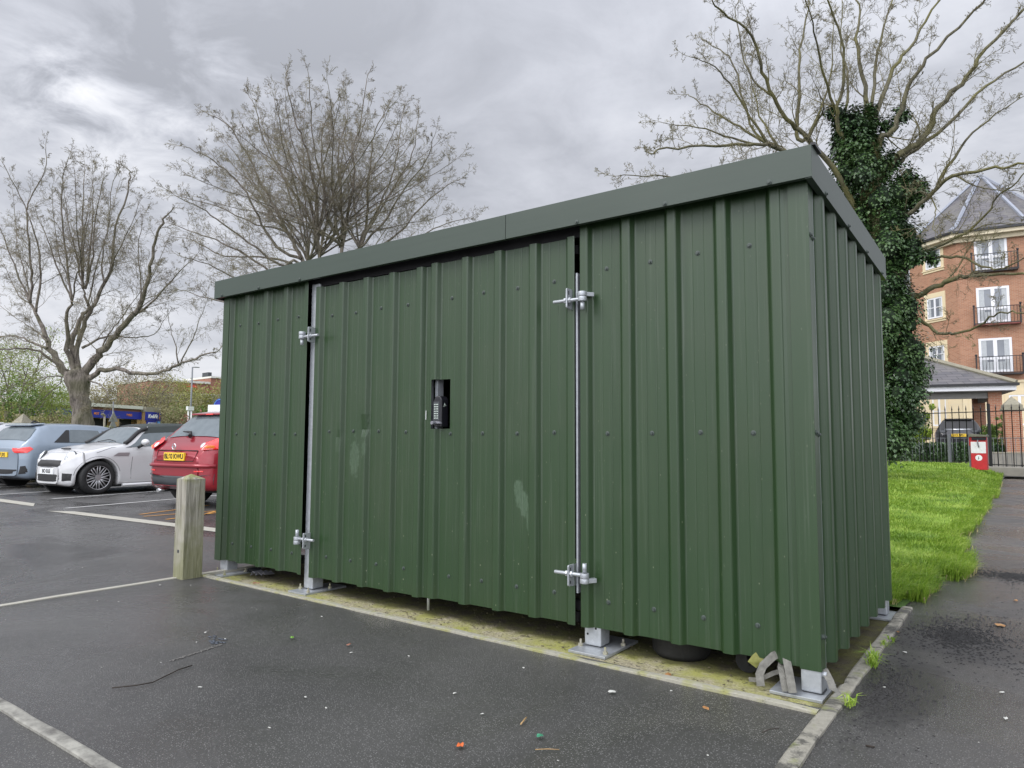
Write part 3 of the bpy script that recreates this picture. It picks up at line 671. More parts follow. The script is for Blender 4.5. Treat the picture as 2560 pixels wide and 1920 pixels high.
# ---------------- things round the shed
m = MB(); z1 = .77
b = 0; x0, x1, y0, y1 = -4.63, -4.487, -.385, -.225
m.box(x0, x1, y0, y1, -.05, .765); cx_, cy_ = (x0+x1)/2, (y0+y1)/2
for a, c in (((x0, y0), (x1, y0)), ((x1, y0), (x1, y1)), ((x1, y1), (x0, y1)), ((x0, y1), (x0, y0))): m.quad((*a, .7652), (*c, .7652), (cx_, cy_, .806))
bol = thing('wooden_bollard', 'short square weathered timber post with a pyramid top beside the shed', 'bollard', (cx_, cy_, 0))
pw = m.build('post', 'wood', bol, bevel=.004); pw.location = (-cx_, -cy_, 0)
m = MB(); m.cyl((x0+.066, y0+.0015, .21), (x0+.066, y0-.002, .21), .013, n=16); m.cyl((x0+.066, y0-.002, .21), (x0+.066, y0-.004, .21), .008, n=6); bb = m.build('bolt_head', 'trim_grey', bol); bb.location = (-cx_, -cy_, 0)
# black planter-like tub standing under the sheets, seen through the gap
m = MB(); m.tube([(-.70, .235, -.026), (-.70, .235, .0), (-.70, .235, .30), (-.70, .235, .31)], [.13, .150, .165, .16], 28); tag(m.build('rubber_tub', 'rubber'), 'round black rubber tub standing inside the shed behind the right front panel', 'tub')
m = MB(); m.tube([(-.33, .14, .030), (-.33, .18, .030)], [.055, .055], 18); m.cyl((-.33, .12, .030), (-.33, .20, .030), .018); m.box(-.34, -.32, .11, .21, .03, .30)
tag(m.build('caster', 'rubber'), 'small black caster wheel of something kept inside the shed near its right post', 'wheel')
def strap(name, pts, w, mat, label, cat='strap', group=None):
    m = MB(); pts = [Vector(p) for p in pts]
    for i, p in enumerate(pts):
        t = (pts[min(i+1, len(pts)-1)]-pts[max(i-1, 0)]).normalized(); s_ = t.cross(Vector((.35, -.8, .3))).normalized()*w/2
        nn = Vector((.1, -1, .25)).normalized()*.002
        for q in (p-s_+nn, p+s_+nn, p+s_-nn, p-s_-nn): m.v.append(tuple(q))
    for i in range(len(pts)-1):
        for k in range(4): m.f.append((i*4+k, i*4+(k+1) % 4, (i+1)*4+(k+1) % 4, (i+1)*4+k))
    m.f.append((0, 1, 2, 3)); e_ = (len(pts)-1)*4; m.f.append((e_+3, e_+2, e_+1, e_))
    return tag(m.build(name, mat), label, cat, group)
g_ = 'grey webbing straps heaped at the corner post'
strap('webbing_strap', [(-.13, .06, .13), (-.17, .02, .11), (-.205, -.02, .07), (-.215, -.04, .035), (-.205, -.055, -.010)], .035, 'fabric_grey', 'pale webbing strap hanging furthest left of the corner post', group=g_)
strap('webbing_strap', [(-.12, .05, .14), (-.105, .00, .11), (-.085, -.04, .07), (-.062, -.075, -.004)], .034, 'fabric_grey', 'broad grey strap running down onto the base plate', group=g_)
strap('webbing_strap', [(-.14, .05, .09), (-.13, -.01, .075), (-.11, -.05, .045), (-.095, -.07, -.006)], .026, 'fabric_grey', 'short frayed brownish strap between the two longer straps', group=g_)
strap('webbing_strap', [(-.28, .01, -.012), (-.23, -.01, .0), (-.17, .02, .035), (-.13, .04, .05)], .020, 'fabric_grey', 'thin grey strap lying flat on the mossy slab left of the heap', group=g_)
strap('webbing_strap', [(.045, .03, .09), (.075, .00, .055), (.09, -.03, .035), (.125, -.07, .03), (.10, -.11, .0)], .030, 'fabric_grey', 'loose grey strap trailing from the corner post to the kerb', group=g_)
strap('webbing_strap', [(-.21, .05, .12), (-.25, .03, .08), (-.27, .03, .05)], .045, 'olive_leaf', 'dull olive strap end hanging behind the other straps', group=g_)
for i, (x, y, a_, l_, lab) in enumerate([(-4.25, .10, .3, .16, 'folded grey sheet lying under the shed beside the left front post'), (-4.42, .16, -.2, .10, 'dark crumpled sheet close behind the left front foot')]):
    m = MB()
    for k in range(9):
        for j in (0, 1): m.v.append((x+(k-4)*l_/8, y+j*.09+.01*k*a_, -.018+.035*abs(math.sin(k*1.1+j))))
    for k in range(8): m.f.append((2*k, 2*k+2, 2*k+3, 2*k+1))
    tag(m.build('plastic_sheet', ['grey_plastic', 'trim_grey'][i], solid=.004), lab, 'sheet')

# ---------------- litter, leaves and small weeds
def leaf(x, y, s_, mat, label, cat='leaf', asp=.6, z=.010, name='fallen_leaf', group='fallen leaves on the ground'):
    m = MB(); a = random.uniform(0, 6.28); ca, sa = math.cos(a), math.sin(a); b = 0
    out = []
    for k in range(9):
        t = 2*math.pi*k/9; r = 1+random.uniform(-.22, .18); out.append((math.cos(t)*s_*r, math.sin(t)*s_*asp*r))
    m.v.append((x, y, z+.004))
    for (px_, py_) in out: m.v.append((x+px_*ca-py_*sa, y+px_*sa+py_*ca, z+random.uniform(0, s_*.35)))
    for k in range(9): m.f.append((0, 1+k, 1+(k+1) % 9))
    return tag(m.build(name, mat, solid=.0012), label, cat, group)
def gp(u, v): d = Fv+R2*((u-1280)/FPX)+U2*((960-v)/FPX); q = CAM+d*(-CAM.z/d.z); return q.x, q.y
leaf(*gp(1150, 1872), .020, 'orange_leaf', 'bright orange leaf on the asphalt at the bottom of the picture', asp=.6)
leaf(*gp(2500, 1569), .030, 'dead_leaf', 'curled orange brown leaf on the path at the right edge')
leaf(*gp(1765, 1778), .018, 'dead_leaf', 'small tan leaf left of the kerb near its lower end')
leaf(*gp(871, 1617), .014, 'brown_leaf', 'dark red brown leaf on the asphalt below the door gap')
leaf(*gp(730, 1599), .016, 'leaf_green', 'small fresh green leaf alone on the asphalt')
leaf(*gp(2540, 1506), .022, 'dead_leaf', 'orange leaf scrap on the path below the grass bulge')
leaf(*gp(2415, 1403), .020, 'dead_leaf', 'pale leaf at the edge of the long grass')
leaf(*gp(1670, 1681), .030, 'dead_leaf', 'round tan leaf on the mossy slab', z=-.018)
leaf(*gp(2245, 1585), .014, 'dead_leaf', 'tiny tan leaf beside the kerb')
leaf(*gp(640, 1466), .035, 'brown_leaf', 'curled brown leaf on the edging strip left of the door post', z=.02)
leaf(*gp(1530, 1736), .018, 'scrap_white', 'small white paper scrap on the asphalt below the edging', 'paper scrap', name='paper_scrap', group=None)
leaf(*gp(1350, 1848), .018, 'green_scrap', 'small torn green plastic scrap on the asphalt', 'plastic scrap', .7, name='plastic_scrap', group=None)
for k, (u, v) in enumerate([(1206, 1789), (500, 1722), (878, 1635), (400, 1465), (514, 1584), (763, 1747), (1137, 1737)]):
    leaf(*gp(u, v), .009, 'scrap_white', 'small pale fleck of litter on the dark asphalt', 'litter', .5, .006, 'litter_fleck', 'pale flecks of litter on the asphalt')
for k, (u, v) in enumerate([(2262, 1636), (2505, 1737), (2515, 1803), (2545, 1330)]):
    leaf(*gp(u, v), .013, 'scrap_white', 'small pale fleck of litter on the footpath', 'litter', .5, .010, 'litter_fleck', 'pale flecks of litter on the footpath')
def stick(pix, r, mat, label, z=.008):
    m = MB(); pts = [Vector((*gp(u, v), z+random.uniform(0, .004))) for u, v in pix]; m.tube(pts, r, 5); tag(m.build('twig', mat), label, 'twig')
stick([(280, 1726), (340, 1720), (382, 1711), (410, 1697), (448, 1678), (480, 1668)], .0028, 'twig_dark', 'long thin black twig curving across the asphalt')
stick([(1338, 1880), (1370, 1881), (1398, 1881)], .0014, 'twig_pale', 'straight thin tan stalk on the asphalt')
stick([(1302, 1817), (1309, 1808), (1316, 1801)], .0030, 'twig_pale', 'short bent orange brown stalk on the asphalt')
stick([(1905, 1838), (1925, 1830), (1948, 1829)], .0018, 'twig_dark', 'thin dark curved twig near the edging corner')
stick([(2165, 1870), (2178, 1874), (2187, 1875)], .0035, 'twig_dark', 'short thick dark twig on the path beside the kerb')
m = MB()
for i in range(16):
    c = gp(545+random.uniform(-22, 22), 1600+random.uniform(-10, 10)); m.ball((*c, .003), (random.uniform(.010, .022), .008, .0015), 6, 3, .2)
kind(m.build('paint_spot', simple('faded_blue', (.07, .082, .105), .6))); 
m = MB(); a_ = Vector((*gp(430, 1653), .003)); b_ = Vector((*gp(555, 1612), .003))
for i in range(60): q = a_.lerp(b_, i/60)+Vector((random.uniform(-.008, .008), random.uniform(-.008, .008), 0)); m.ball(q, (.009, .005, .002), 5, 3, .3)
kind(m.build('chalk_mark', simple('faded_chalk', (.13, .125, .115), .7)))
m = MB(); m.cyl((-.001, 0, 0), (0, 0, .001), .001); 
def debris(n, x0, x1, y0, y1, z):
    m = MB()
    for i in range(n):
        x, y = random.uniform(x0, x1), random.uniform(y0, y1); k = random.uniform(.002, .0055)
        m.ball((x, y, z), (k*random.uniform(1, 2.2), k*random.uniform(.5, 1.2), k*.5), 5, 3, .3)
    return m
tag(kind(debris(420, -4.5, 0, -.15, .5, -.024).build('leaf_crumbs', 'twig_brown'), 'stuff'), 'crumbs of dead leaves and seeds on the mossy slab', 'leaf litter')
tag(kind(debris(36, -6, 0, -2.8, -.3, .003).build('grit', 'scrap_white'), 'stuff'), 'scattered pale grit on the car park asphalt', 'grit')
tag(kind(debris(50, .2, 2.5, -2.2, 8, .006).build('grit', 'scrap_white'), 'stuff'), 'scattered pale grit on the footpath', 'grit')
for i, (u, v, h, n_, lab) in enumerate([(2182, 1672, .085, 42, 'largest tuft of grass growing out of the kerb joint'), (2122, 1772, .050, 20, 'small grass tuft at the kerb nearest the corner post'), (2212, 1622, .040, 16, 'small weed in the kerb above the largest tuft'), (2228, 1608, .035, 12, 'tiny weed at the far end of the kerb')]):
    m = MB(); cx_, cy_ = gp(u, v)
    for k in range(n_):
        a = random.uniform(0, 6.28); ln = h*random.uniform(.6, 1.5); w = .003; base = Vector((cx_+random.uniform(-.02, .02), cy_+random.uniform(-.03, .03), .01))
        d = Vector((math.cos(a), math.sin(a), 0)); s_ = Vector((-d.y, d.x, 0))*w; p1 = base+d*ln*.3+Vector((0, 0, ln*.6)); p2 = base+d*ln*.95+Vector((0, 0, ln*random.uniform(.35, .75)))
        m.quad(base-s_, base+s_, p1+s_, p1-s_); m.quad(p1-s_, p1+s_, p2)
    tag(m.build('weed_tuft', 'grass'), lab, 'weed', 'weeds growing in the kerb')
# drain-like manhole corner at the kerb side is left to the asphalt
# ---------------- long grass of the lawn: real blades
m = MB()
def blade(x, y, ln, w, a, lean):
    z0 = lift(x, y); b = len(m.v); dx, dy = math.cos(a), math.sin(a); sx_, sy_ = -dy*w, dx*w
    h1, h2 = ln*.55, ln*(1-lean*.45); o1, o2 = ln*lean*.35, ln*lean*.95
    m.v += [(x-sx_, y-sy_, z0), (x+sx_, y+sy_, z0), (x+dx*o1+sx_*.8, y+dy*o1+sy_*.8, z0+h1), (x+dx*o1-sx_*.8, y+dy*o1-sy_*.8, z0+h1), (x+dx*o2, y+dy*o2, z0+h2)]
    m.f += [(b, b+1, b+2, b+3), (b+3, b+2, b+4)]
def strew(n, y0, y1, xw, ln0, w0):
    for i in range(n):
        y = random.uniform(y0, y1); xm = -.13*(y-1.9)-.25-xw*0
        x = random.uniform(xm-.6, edge(y))
        p_ = Vector((x*1.1, y*1.1, 0)); q = noise.noise(p_)*.5+.5; q2 = noise.noise(p_*3.1)
        ln = ln0*(.62+.55*q)*random.uniform(.7, 1.25)*(1+.25*q2)
        a = noise.noise(p_*.7+Vector((5, 5, 5)))*5+random.gauss(0, 1.5)
        if x > edge(y)-.25: a = random.gauss(-.35, .7)
        blade(x, y, ln, w0*random.uniform(.7, 1.3), a, random.uniform(.25, 1.0))
strew(30000, 1.92, 4.6, 0, .17, .0032); strew(32000, 4.6, 9.5, 0, .15, .0042); strew(26000, 9.5, 16.5, 0, .15, .0065); strew(22000, 16.5, 26.0, 0, .16, .009)
for i in range(9000):                                 # the rest of the lawn, hidden behind the shed from here
    x, y = random.uniform(-5.5, -1.2), random.uniform(2.1, 25); blade(x, y, .17*random.uniform(.6, 1.3), .011, random.uniform(0, 6.28), random.uniform(.2, .8))
o = m.build('grass', 'grass'); kind(o, 'stuff')
md = MB(); m = md
for i in range(5200):
    y = random.uniform(1.95, 20); x = random.uniform(-.13*(y-1.9)-.7, edge(y)+.04)
    if noise.noise(Vector((x*1.7, y*1.7, 4))) > .02 or x > edge(y)-.12: blade(x, y, random.uniform(.05, .13), .0035+.0003*y, random.uniform(0, 6.28), random.uniform(.6, 1.2))
tag(kind(md.build('dead_grass', 'dead_grass'), 'stuff'), 'straw coloured dead blades among the long grass', 'dead grass'); tag(o, 'long bright green grass of the lawn beside the path', 'grass')
# ================================================================ trees
def limb_pts(pix, dep, bend=0.0, sub=3):
    """guide points of a limb -> smooth 3d polyline; bend moves the far end nearer (-) or farther (+)"""
    n = len(pix); P3 = [at(u, v, dep+bend*(i/max(1, n-1))**1.3) for i, (u, v) in enumerate(pix)]
    out = []
    for i in range(n-1):
        p0, p1, p2, p3 = P3[max(i-1, 0)], P3[i], P3[i+1], P3[min(i+2, n-1)]
        for k in range(sub):
            t = k/sub; out.append(.5*((2*p1)+(p2-p0)*t+(2*p0-5*p1+4*p2-p3)*t*t+(3*p1-p0-3*p2+p3)*t*t*t))
    out.append(P3[-1]); return out
def rv(): 
    v = Vector((random.gauss(0, 1), random.gauss(0, 1), random.gauss(0, 1))); return v.normalized()
def grow(m, p, d, ln, r, lvl, prm, inside):
    inside = None
    """a shoot with side shoots; prm: per level (children, child length ratio, angle, wiggle, tropism, segments, sides)"""
    nch, ratio, ang, wig, trop, seg, sides = prm[lvl]
    pts = [p.copy()]; rads = [r]; step = ln/seg; q = p.copy(); dd = d.copy(); dirs = [dd.copy()]
    for i in range(seg):
        dd = (dd+rv()*wig+Vector((0, 0, trop))).normalized(); q = q+dd*step
        if inside is not None and not inside(q) and i > 0: break
        pts.append(q.copy()); rads.append(max(prm['rmin'], r*(1-.75*(i+1)/seg))); dirs.append(dd.copy())
    if len(pts) < 2 or (len(pts) < 3 and seg > 2): return
    m.tube(pts, rads, sides, cap=False)
    if lvl+1 < prm['levels'] and nch > 0:
        n = len(pts)-1
        for c in range(nch):
            t = (.18+.82*(c+random.random())/nch)*n; i = min(int(t), n-1); f = t-i
            bp = pts[i].lerp(pts[i+1], f); bd = dirs[min(i+1, n)]; s_ = bd.cross(rv())
            if s_.length < 1e-3: continue
            s_.normalize(); a = R(ang*random.uniform(.6, 1.3)); nd = (bd*math.cos(a)+s_*math.sin(a)).normalized()
            grow(m, bp, nd, ln*ratio*random.uniform(.6, 1.25)*(1-.35*t/n), max(prm['rmin'], rads[i]*.55), lvl+1, prm, inside)
def tree(name, label, dep, trunk, limbs, prm, mats, inside=None, extra=0, group=None, upsh=.5):
    base = at(*trunk[0][:2], dep); root = thing(name, label, 'tree', (base.x, base.y, 0), 0, group)
    off = Vector((base.x, base.y, 0))
    def loc(o): o.location = -off; return o
    m = MB(); pts = limb_pts([t[:2] for t in trunk], dep, 0, 3); n = len(pts)
    rr = [t[2] for t in trunk]; rads = []
    for i in range(n):
        t = i/3; k = min(int(t), len(rr)-2); rads.append(rr[k]+(rr[k+1]-rr[k])*(t-k))
    pts = [Vector((pts[0].x, pts[0].y, -.05))]+pts if pts[0].z > .1 else pts; rads = [rads[0]*1.08]+rads if len(pts) > len(rads) else rads
    m.tube(pts, rads, 18)
    m.v = [tuple(Vector(v)+rv()*.0+Vector((noise.noise(Vector(v)*3.1), noise.noise(Vector(v)*3.1+Vector((9, 0, 0))), 0))*rads[0]*.32) for v in m.v]
    for k in range(10):                                # burrs and swellings
        i = random.randrange(max(1, len(pts)//3), len(pts)); m.ball(pts[i]+rv()*rads[i]*.72, rads[i]*random.uniform(.22, .38), 10, 7, .12)
    tr = loc(m.build('trunk', mats[0], root)); m2 = MB(); mt = MB()
    for L_ in limbs:
        pix, r0, bend = L_[0], L_[1]*prm.get('rs', 1), L_[2]; pts = limb_pts(pix, dep, bend, 4); n = len(pts)
        pts = [p_+rv()*min(.07, max(.03, r0*.5))*(0 < i < n-1) for i, p_ in enumerate(pts)]
        rmin = prm['rmin']; rads = [max(rmin*1.6, r0*(1-.82*(i/(n-1))**.8)) for i in range(n)]
        m2.tube(pts, rads, 8, cap=True)
        total = sum((pts[i+1]-pts[i]).length for i in range(n-1)); dens = L_[3] if len(L_) > 3 else 1
        nsh = int(total*prm['per_m']*dens)
        for c in range(nsh):
            t = (prm['start']+(1-prm['start'])*(c+random.random())/nsh)*(n-1); i = min(int(t), n-2); bp = pts[i].lerp(pts[i+1], t-i)
            bd = (pts[i+1]-pts[i]).normalized(); s_ = bd.cross(rv())
            if s_.length < 1e-3: continue
            s_.normalize(); a = R(random.uniform(22, 55)); nd = (bd*math.cos(a)+s_*math.sin(a)+Vector((0, 0, upsh*random.random()))).normalized()
            grow(mt, bp, nd, prm['len']*random.uniform(.45, 1.25)*(1.12-.92*t/(n-1)), min(.022, max(prm['rmin'], rads[i]*random.uniform(.22, .42))), 0, prm, inside)
        grow(mt, pts[-1], (pts[-1]-pts[-2]).normalized(), prm['len']*.36, rads[-1], 0, prm, inside)
    loc(m2.build('limb', mats[0], root)); loc(mt.build('crown', mats[1], root)); return root, off

far = {'rmin': .0036, 'levels': 4, 'per_m': 2.2, 'start': .12, 'len': 2.0,
       0: (6, .56, 38, .17, .010, 7, 3), 1: (4, .56, 44, .26, .005, 5, 3), 2: (3, .68, 46, .32, .0, 4, 3), 3: (0, 0, 0, .40, .0, 4, 3)}
t1l = [([(180, 950), (149, 914), (118, 855), (94, 789), (76, 757)], .26, 1.5, .3), ([(76, 757), (80, 700), (74, 624), (67, 538), (75, 500), (112, 428), (114, 374)], .085, .5), ([(76, 757), (50, 700), (20, 620), (-10, 540)], .07, 0),
       ([(90, 780), (100, 700), (98, 640), (80, 560), (40, 470), (5, 405)], .07, -.8), ([(186, 938), (168, 871), (172, 781), (180, 754)], .20, -1, .3), ([(180, 754), (165, 640), (155, 520), (158, 440), (172, 392)], .07, -.6), ([(180, 754), (140, 660), (120, 600), (96, 545)], .06, .8),
       ([(190, 930), (180, 859), (204, 793), (219, 765), (208, 722)], .22, .5, .3), ([(208, 722), (205, 640), (208, 520), (212, 412)], .075, 1), ([(212, 722), (232, 640), (238, 540), (258, 446)], .07, -1), ([(208, 722), (190, 640), (172, 560), (160, 480)], .06, .4), ([(214, 722), (228, 600), (232, 500), (230, 410)], .06, .3),
       ([(196, 930), (196, 871), (215, 800), (235, 761), (266, 703), (282, 644), (290, 569), (325, 455), (322, 425)], .16, .8, .8), ([(266, 703), (290, 640), (320, 580), (352, 500)], .05, -1), ([(260, 715), (256, 640), (272, 560), (280, 470), (300, 420)], .055, 1.2),
       ([(206, 950), (230, 905), (251, 879), (290, 836), (337, 789), (360, 742), (376, 663), (392, 585), (415, 540)], .25, -1.5, .8), ([(337, 789), (390, 745), (440, 690), (490, 640)], .07, -.8), ([(350, 765), (352, 690), (345, 620), (360, 540)], .055, .5),
       ([(215, 955), (240, 932), (274, 922), (345, 934), (392, 934), (447, 910), (490, 895), (540, 880)], .16, -2, .9), ([(447, 910), (440, 870), (425, 820), (420, 770)], .045, 0), ([(452, 908), (480, 850), (500, 797), (520, 740)], .045, .5),
       ([(178, 945), (149, 918), (98, 879), (39, 873), (-20, 876)], .11, -1.5), ([(118, 871), (78, 855), (39, 840), (-20, 844)], .08, 1), ([(180, 955), (141, 938), (98, 953), (60, 962)], .05, -1.5), ([(205, 870), (240, 850), (274, 840), (325, 844), (384, 836), (410, 800)], .075, .6), ([(212, 950), (250, 960), (270, 990), (240, 1010), (225, 1020)], .045, -2)]
def ell(c, r):
    c = Vector(c); return lambda q: ((q.x-c.x)/r[0])**2+((q.y-c.y)/r[1])**2+((q.z-c.z)/r[2])**2 < 1
for (sx_, sy_, ex, ey) in ((180, 754, 130, 470), (76, 757, 30, 470), (208, 722, 235, 430), (208, 722, 185, 420), (266, 703, 350, 540), (337, 789, 420, 600), (290, 836, 430, 700), (219, 765, 300, 450), (94, 789, 10, 660), (118, 855, -5, 760), (180, 754, 225, 520), (251, 879, 380, 690)):
    mx_, my_ = (sx_+ex)/2+random.uniform(-12, 12), (sy_+ey)/2+random.uniform(-8, 8); t1l.append(([(sx_, sy_), (sx_*.6+mx_*.4, sy_*.5+my_*.5), (mx_, my_), (ex, ey)], .055, random.uniform(-3, 3.5)))
c1 = at(190, 760, 28)
tree('pollarded_tree', 'bare wide-forked tree with a thick burred trunk behind the parked cars', 28, [(208, 1095, .43), (206, 1060, .37), (203, 1020, .33), (199, 985, .34), (194, 955, .44), (190, 938, .42), (187, 925, .30)], t1l, dict(far, len=1.7, per_m=2.6, rs=.74), ['bark_far', 'twig_far'], ell((c1.x, c1.y, 6.5), (6.9, 6.9, 6.05)), upsh=.25)
t2l = [([(820, 790), (753, 647), (726, 593), (690, 522), (655, 463), (639, 424), (608, 369), (573, 315), (520, 285)], .16, 1.0), ([(753, 647), (694, 620), (655, 561), (616, 483), (577, 436), (518, 393), (465, 368)], .12, -1), ([(800, 740), (745, 655), (702, 663), (640, 620), (560, 560), (500, 520), (440, 490)], .13, -2), ([(790, 780), (700, 700), (620, 640), (540, 600), (470, 575), (430, 560)], .11, 1),
       ([(800, 790), (700, 750), (600, 700), (520, 660), (450, 640)], .10, -1), ([(825, 760), (796, 620), (792, 503), (773, 405), (757, 346), (733, 287), (715, 200)], .15, -1.2), ([(796, 600), (812, 463), (804, 385), (812, 307), (851, 235)], .10, 1.5), ([(840, 760), (855, 604), (874, 503), (886, 444), (882, 369), (902, 307), (917, 200)], .15, .5), ([(855, 600), (816, 542), (812, 483), (788, 393), (780, 307), (772, 190)], .11, -2),
       ([(850, 780), (898, 616), (914, 561), (921, 463), (929, 385), (937, 326), (975, 255)], .14, 2), ([(898, 616), (941, 542), (988, 463), (1031, 385), (1045, 300)], .11, 0), ([(900, 620), (968, 542), (1015, 463), (1062, 405), (1086, 340)], .10, -1.5), ([(870, 720), (930, 630), (1000, 581), (1047, 522), (1106, 471), (1155, 445)], .12, 1), ([(880, 740), (960, 650), (1040, 600), (1100, 565), (1170, 545)], .10, -1),
       ([(753, 647), (718, 581), (640, 561), (538, 514), (440, 490)], .10, 1), ([(770, 640), (700, 560), (650, 480), (600, 400), (550, 335)], .10, 2.5), ([(796, 600), (760, 520), (700, 430), (660, 350), (640, 275), (622, 240)], .10, .5), ([(810, 600), (760, 470), (720, 380), (700, 300), (680, 230)], .09, 2), ([(860, 600), (850, 480), (845, 380), (868, 300), (860, 215)], .09, 3), ([(905, 600), (960, 490), (990, 400), (1000, 320), (1010, 270)], .09, 2.5), ([(850, 620), (835, 520), (828, 420), (835, 330), (820, 210)], .09, -2.5),
       ([(730, 660), (650, 640), (560, 640), (480, 600), (420, 590)], .09, 2.5), ([(800, 800), (680, 790), (580, 760), (500, 740), (440, 720)], .09, .5)]
for k in range(26):                                    # more limbs, filling the fan in depth
    a_ = R(-172+164*(k+.5)/26+random.uniform(-4, 4)); q_ = random.uniform(.80, .98); ex, ey = 812+375*math.cos(a_)*q_, 575+385*math.sin(a_)*q_
    if ey > 560: ey = 560
    sx_, sy_ = random.choice(((800, 640), (855, 615), (898, 620), (770, 655))); mx_, my_ = sx_+(ex-sx_)*.45+random.uniform(-12, 12), sy_+(ey-sy_)*.55+random.uniform(-10, 10)
    t2l.append(([(sx_, sy_), (sx_*.7+mx_*.3, sy_*.6+my_*.4), (mx_, my_), (mx_*.45+ex*.55+random.uniform(-8, 8), my_*.5+ey*.5), (ex, ey)], .075, random.uniform(-3.5, 4.5)))
c2 = at(815, 590, 25)
tree('fan_crowned_tree', 'large bare tree with a broad fan crown rising behind the shed', 25, [(835, 1095, .40), (832, 1000, .36), (828, 880, .34), (826, 760, .34)], t2l, dict(far, len=1.75, per_m=2.3, rs=.50), ['bark_far', 'twig_far'], ell((c2.x, c2.y, 7.5), (6.0, 6.0, 5.95)), upsh=.08)
near = {'rmin': .0034, 'levels': 4, 'per_m': 2.0, 'start': .15, 'len': 1.5, 'rs': .9,
        0: (6, .52, 42, .20, .03, 7, 3), 1: (4, .54, 48, .30, .02, 5, 3), 2: (3, .65, 50, .38, .01, 4, 3), 3: (0, 0, 0, .42, .0, 4, 3)}
t3l = [([(2175, 420), (2180, 362), (2194, 289), (2223, 193), (2272, 121), (2329, 29), (2380, -70)], .10, 1), ([(2185, 400), (2200, 350), (2238, 313), (2272, 217), (2320, 145), (2416, 48), (2480, -20)], .10, -1.5), ([(2175, 300), (2161, 217), (2141, 96), (2151, 29), (2122, -40)], .075, 1), ([(2165, 330), (2185, 210), (2200, 100), (2230, 0), (2250, -60)], .06, 2.5),
       ([(2185, 450), (2252, 386), (2310, 347), (2349, 270), (2416, 193), (2464, 125), (2556, 24), (2600, -30)], .115, -1), ([(2200, 450), (2240, 410), (2272, 386), (2368, 313), (2464, 217), (2561, 154), (2640, 110)], .085, 1.5), ([(2195, 590), (2252, 545), (2291, 521), (2344, 463), (2392, 434), (2489, 420), (2561, 410), (2640, 395)], .085, -3), ([(2344, 463), (2400, 370), (2470, 300), (2560, 240)], .05, -1),
       ([(2130, 400), (2103, 337), (2093, 280), (2107, 207), (2103, 96), (2069, 0), (2060, -50)], .07, -1.5), ([(2103, 320), (2075, 240), (2050, 150), (2030, 60), (2000, -30)], .05, -2), ([(2110, 300), (2120, 200), (2100, 100), (2110, -20)], .045, 1),
       ([(2165, 600), (2100, 450), (2021, 347), (1977, 309), (1934, 241), (1900, 159), (1876, 87), (1809, 29), (1780, 0)], .085, -2), ([(2021, 347), (1992, 338), (1999, 217), (2001, 121), (2021, 24), (2010, -40)], .065, 1), ([(2021, 347), (2045, 300), (2060, 270), (2040, 215)], .05, -1), ([(2021, 347), (2060, 250), (2080, 150), (2085, 40)], .045, 1.5),
       ([(2150, 640), (2050, 430), (1948, 371), (1886, 360), (1789, 366), (1669, 371), (1625, 384)], .075, -3), ([(1948, 371), (1866, 328), (1799, 289), (1741, 251), (1715, 236)], .045, 1), ([(1948, 371), (1910, 347), (1837, 231), (1789, 169), (1727, 143)], .045, -1), ([(1930, 365), (1876, 309), (1833, 159), (1790, 120), (1760, 100)], .04, 1.5), ([(1900, 362), (1833, 345), (1741, 318), (1655, 306)], .04, 0),
       ([(2080, 560), (1960, 470), (1886, 420), (1750, 452), (1640, 440), (1545, 440)], .05, -1.5, 1.2), ([(1934, 241), (1880, 200), (1850, 100), (1840, 20), (1870, -40)], .035, 1), ([(1948, 371), (1900, 290), (1880, 200), (1860, 120)], .035, 2),
       ([(2230, 775), (2280, 744), (2334, 717), (2402, 693), (2462, 685), (2557, 687), (2660, 690)], .095, -3, .8), ([(2240, 770), (2299, 799), (2345, 831), (2383, 834), (2435, 820), (2484, 788), (2530, 780), (2590, 790)], .055, -4, .6), ([(2250, 690), (2302, 639), (2340, 617), (2402, 590), (2456, 546), (2497, 492), (2540, 454), (2600, 400)], .055, -2.5, .7), ([(2240, 660), (2313, 649), (2394, 641), (2437, 660), (2489, 674), (2535, 660), (2600, 615)], .05, -3.5, .7),
       ([(2240, 520), (2300, 480), (2340, 520), (2330, 560), (2345, 600)], .03, -2.5), ([(2344, 463), (2380, 440), (2460, 470), (2560, 480)], .035, -1), ([(2402, 590), (2480, 560), (2560, 560)], .03, -1, .7)]
r3, off3 = tree('ivy_clad_tree', 'bare tree with its trunk wrapped in dark green ivy on the lawn', 17, [(2150, 1140, .38), (2168, 1000, .36), (2186, 820, .34), (2182, 640, .30), (2178, 480, .24), (2176, 360, .17)], t3l, dict(near, per_m=2.3, len=1.35), ['bark_ivy', 'twig_near'], None, upsh=.5)
